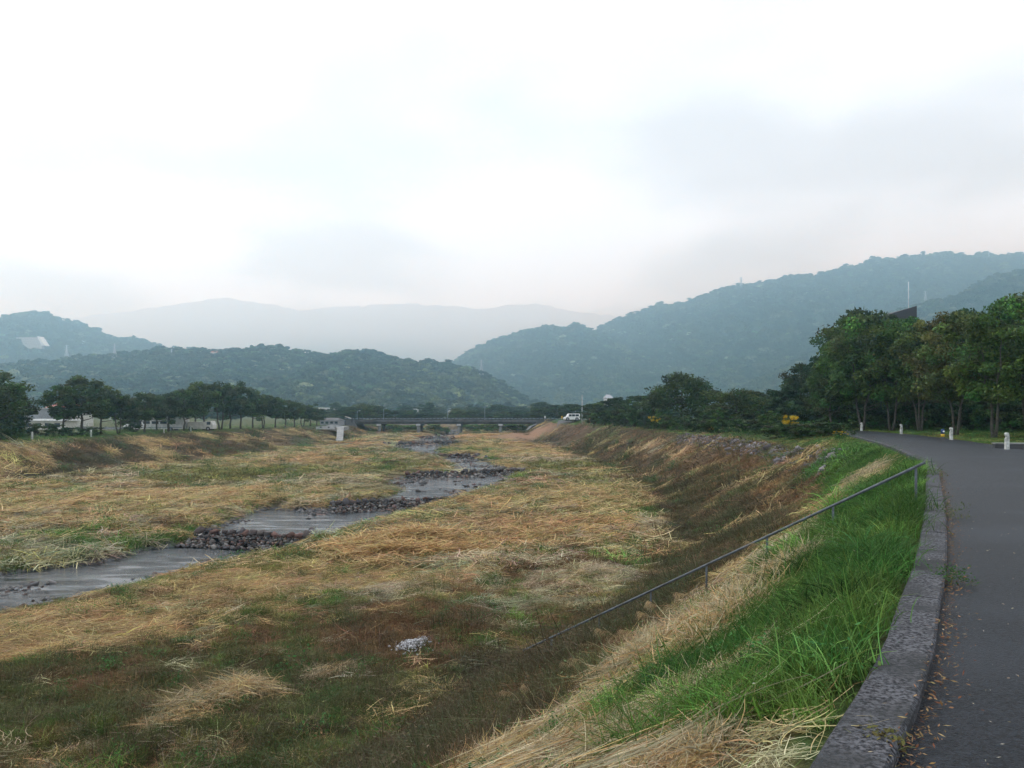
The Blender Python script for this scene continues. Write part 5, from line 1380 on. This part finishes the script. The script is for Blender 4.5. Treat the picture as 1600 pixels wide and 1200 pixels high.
for i in range(5):
    wa = MB().box(-W_ / 2 + i * st * .25, W_ / 2 - st * 1.0 - i * st * .55, i * st * .9, i * st * .9 + st * 2, -6 + i * st * .95, i * st * .95 + st * .9).build('terrace', M['pale_concrete'], o)
    for k in range(16):
        xc = -W_ / 2 + i * st * .25 + st * .4 + k * (W_ - st * 2.5) / 16
        MB().box(xc, xc + st * .45, i * st * .9 - .3, i * st * .9 + .02, i * st * .95 + st * .2, i * st * .95 + st * .65).build('opening', M['grey_wall'], wa)
MB().prism([(W_ / 2 - st * 1.2, 0), (W_ / 2 + st * .6, 0), (W_ / 2 - st * 2.6, st * 4.8), (W_ / 2 - st * 3.6, st * 4.8)], -st * .3, st * 4).build('stair_wing', M['white'], o)
for px, py, w_, hh_, wall, roof, lab in ((126, 538, 6, 3, 'white', 'white', 'small white house on the slope of the western hill'), (336, 556, 18, 4.5, 'cream', 'red', 'red-roofed house on top of the wooded hill'), (348, 561, 14, 2.5, 'white', 'white', 'low white building just below the red-roofed hilltop house')):
    hit = hill_hit(px, py)
    if hit:
        x, Y, z = hit; s_ = Y / F
        house('house', lab, px - w_ / 2, px + w_ / 2, py - hh_ * 1.8, Y, z, 10, wall, roof, 1, 3, roof == 'red', roof_h=hh_ * s_ * .8)

# ------------------------------------------------------------------ plumes of reed on the slope, weeds and litter by the kerb
PL = []
for i in range(3):
    r = np.random.default_rng(1200 + i); st_ = MB(); pts = []
    L_ = .85
    for k in range(8):
        t_ = k / 7; pts.append((.30 * t_ ** 2 + .02 * r.normal(), .02 * r.normal(), L_ * t_ * (1 - .12 * t_)))
    st_.tube(pts, [.0055 * (1 - .6 * k / 7) for k in range(8)], 5)
    tip = np.array(pts[-1]); V = []; Fq = []
    for k in range(60):
        f_ = r.uniform(0, 1); b0 = np.array(pts[6]) * (1 - f_) + (tip + np.array([.10, 0, .01])) * f_
        d_ = np.array([.8 + .2 * r.normal(), .35 * r.normal(), -.15 - .5 * f_ + .25 * r.normal()]); d_ = d_ / np.linalg.norm(d_) * r.uniform(.10, .22)
        m_ = b0 + d_ * .5 + np.array([0, 0, .02]); e_ = b0 + d_ + np.array([0, 0, -.03]); s_ = np.array([0, .0022, .001])
        q = len(V); V += [b0 - s_, b0 + s_, m_ + s_, m_ - s_, e_]; Fq += [(q, q + 1, q + 2, q + 3), (q + 3, q + 2, q + 4)]
    PL.append((st_.mesh('stem', M['straw_stem'] if 'straw_stem' in M else plain('straw_stem', (0.45, 0.37, 0.20))), mesh_from('plume', np.array(V), Fq, leaf_mat('reed_plume', .3, base=(0.60, 0.47, 0.30)))))
for i, (px, py, rz) in enumerate([(1025, 1010, 2.6), (990, 1020, 2.8), (1040, 990, 2.5), (975, 1035, 3.2), (1060, 985, 2.4), (955, 1062, 3.0), (830, 1110, 2.7), (845, 1105, 2.4), (1000, 1035, 3.3), (920, 1060, 2.9), (1210, 880, 2.8), (1120, 960, 2.6), (1090, 975, 2.9)]):
    x, y, z = slope_pt(px, py + 25); o = thing('reed_stalk', 'dry reed stalk with a drooping tan plume leaning over the levee slope', 'reed', (x, y, z), rz, 'plumed reeds on the levee slope')
    o.rotation_euler.y = random.uniform(.1, .5); s_ = random.uniform(.6, .9); o.scale = (s_,) * 3
    ob('stem', PL[i % 3][0], o); ob('plume', PL[i % 3][1], o)
def kweed(px, py, s_, lab, seed, yellow=.0):
    q = P(px, py, 0.0); r = np.random.default_rng(seed)
    o = thing('weed', lab, 'weed', (q.x, q.y, 0.0))
    V, Fq = broadleaf(r, 260, .20 * s_, .16 * s_, .02); V2, F2 = ribbons(r, 30, .16 * s_, (.06, .18), (.004, .008), (.2, 1.2), (.2, 1.2), 3)
    g_ = np.array((.05, .12, .03)); y_ = np.array((.17, .14, .05))
    ob('leaves', mesh_from('leaves', V, Fq, leaf_mat('weed_leaf', .25, base=tuple(g_ * (1 - yellow) + y_ * yellow))), o); ob('blades', mesh_from('blades', V2, F2, leaf_mat('weed_blade', .25, base=(.16, .17, .05))), o)
kweed(1488, 912, 1.0, 'leafy green weed sprouting from the joint between kerb and lane', 1, 0)
kweed(1482, 808, 1.5, 'patch of grassy weeds spreading from the kerb onto the lane', 2, .35)
kweed(1462, 745, 1.3, 'small grassy weed beside the kerb near the top of the handrail', 3, .3)
kweed(1378, 1172, .5, 'dry yellowish weed tuft at the inner edge of the kerb', 4, .9)
# dead leaves gathered along the kerb, bits of straw on the lane
r = np.random.default_rng(1300)
def litter(n, offs, sgm, smin, smax, cols, smax_arc, name, lab, z0):
    s_ = S_JOINT - 9 + r.uniform(0, 1, n) ** 1.3 * smax_arc; base = np.array([at_arc(q) for q in s_]); nx2 = np.array([at_arc(q + .2) for q in s_]) - base; nx2 /= np.linalg.norm(nx2, axis=1)[:, None]
    of = offs + r.normal(0, sgm, n) + (r.exponential(.05, n) if sgm < .2 else 0)
    c = base + np.stack([nx2[:, 1], -nx2[:, 0]], 1) * of[:, None]
    V = []; Fq = []; cc = []
    for i in range(n):
        a = r.uniform(0, 6.28); l_ = r.uniform(smin, smax); w_ = l_ * r.uniform(.12, .4); d_ = np.array([math.cos(a), math.sin(a), r.normal(0, .25)]) * l_; e_ = np.array([-math.sin(a), math.cos(a), r.normal(0, .3)]) * w_
        zz_ = z0 + r.uniform(0.012, .035) + (.075 if of[i] < KW else 0); p = np.array([c[i, 0], c[i, 1], zz_ + abs(d_[2]) * .6]); q = len(V)
        V += [p - d_, p - e_, p + d_, p + e_]; Fq.append((q, q + 1, q + 2, q + 3)); k = np.array(cols[r.integers(len(cols))]) * r.uniform(.7, 1.3); cc += [k] * 4
    ob(name, mesh_from(name, np.array(V), np.array(Fq), M['leaf'], False, np.array(cc)), kind='stuff', label=lab, category='litter')
litter(3200, KW + .015, .028, .006, .024, [(.22, .11, .05), (.30, .17, .08), (.16, .08, .04), (.36, .24, .12)], 26, 'leaf_litter', 'brown dead leaves caught along the inner edge of the kerb', -.012)
litter(1100, KW + .9, .8, .005, .015, [(.45, .38, .26), (.5, .46, .38), (.3, .22, .13)], 17, 'straw_litter', 'scattered bits of straw on kerb and asphalt', -.002)
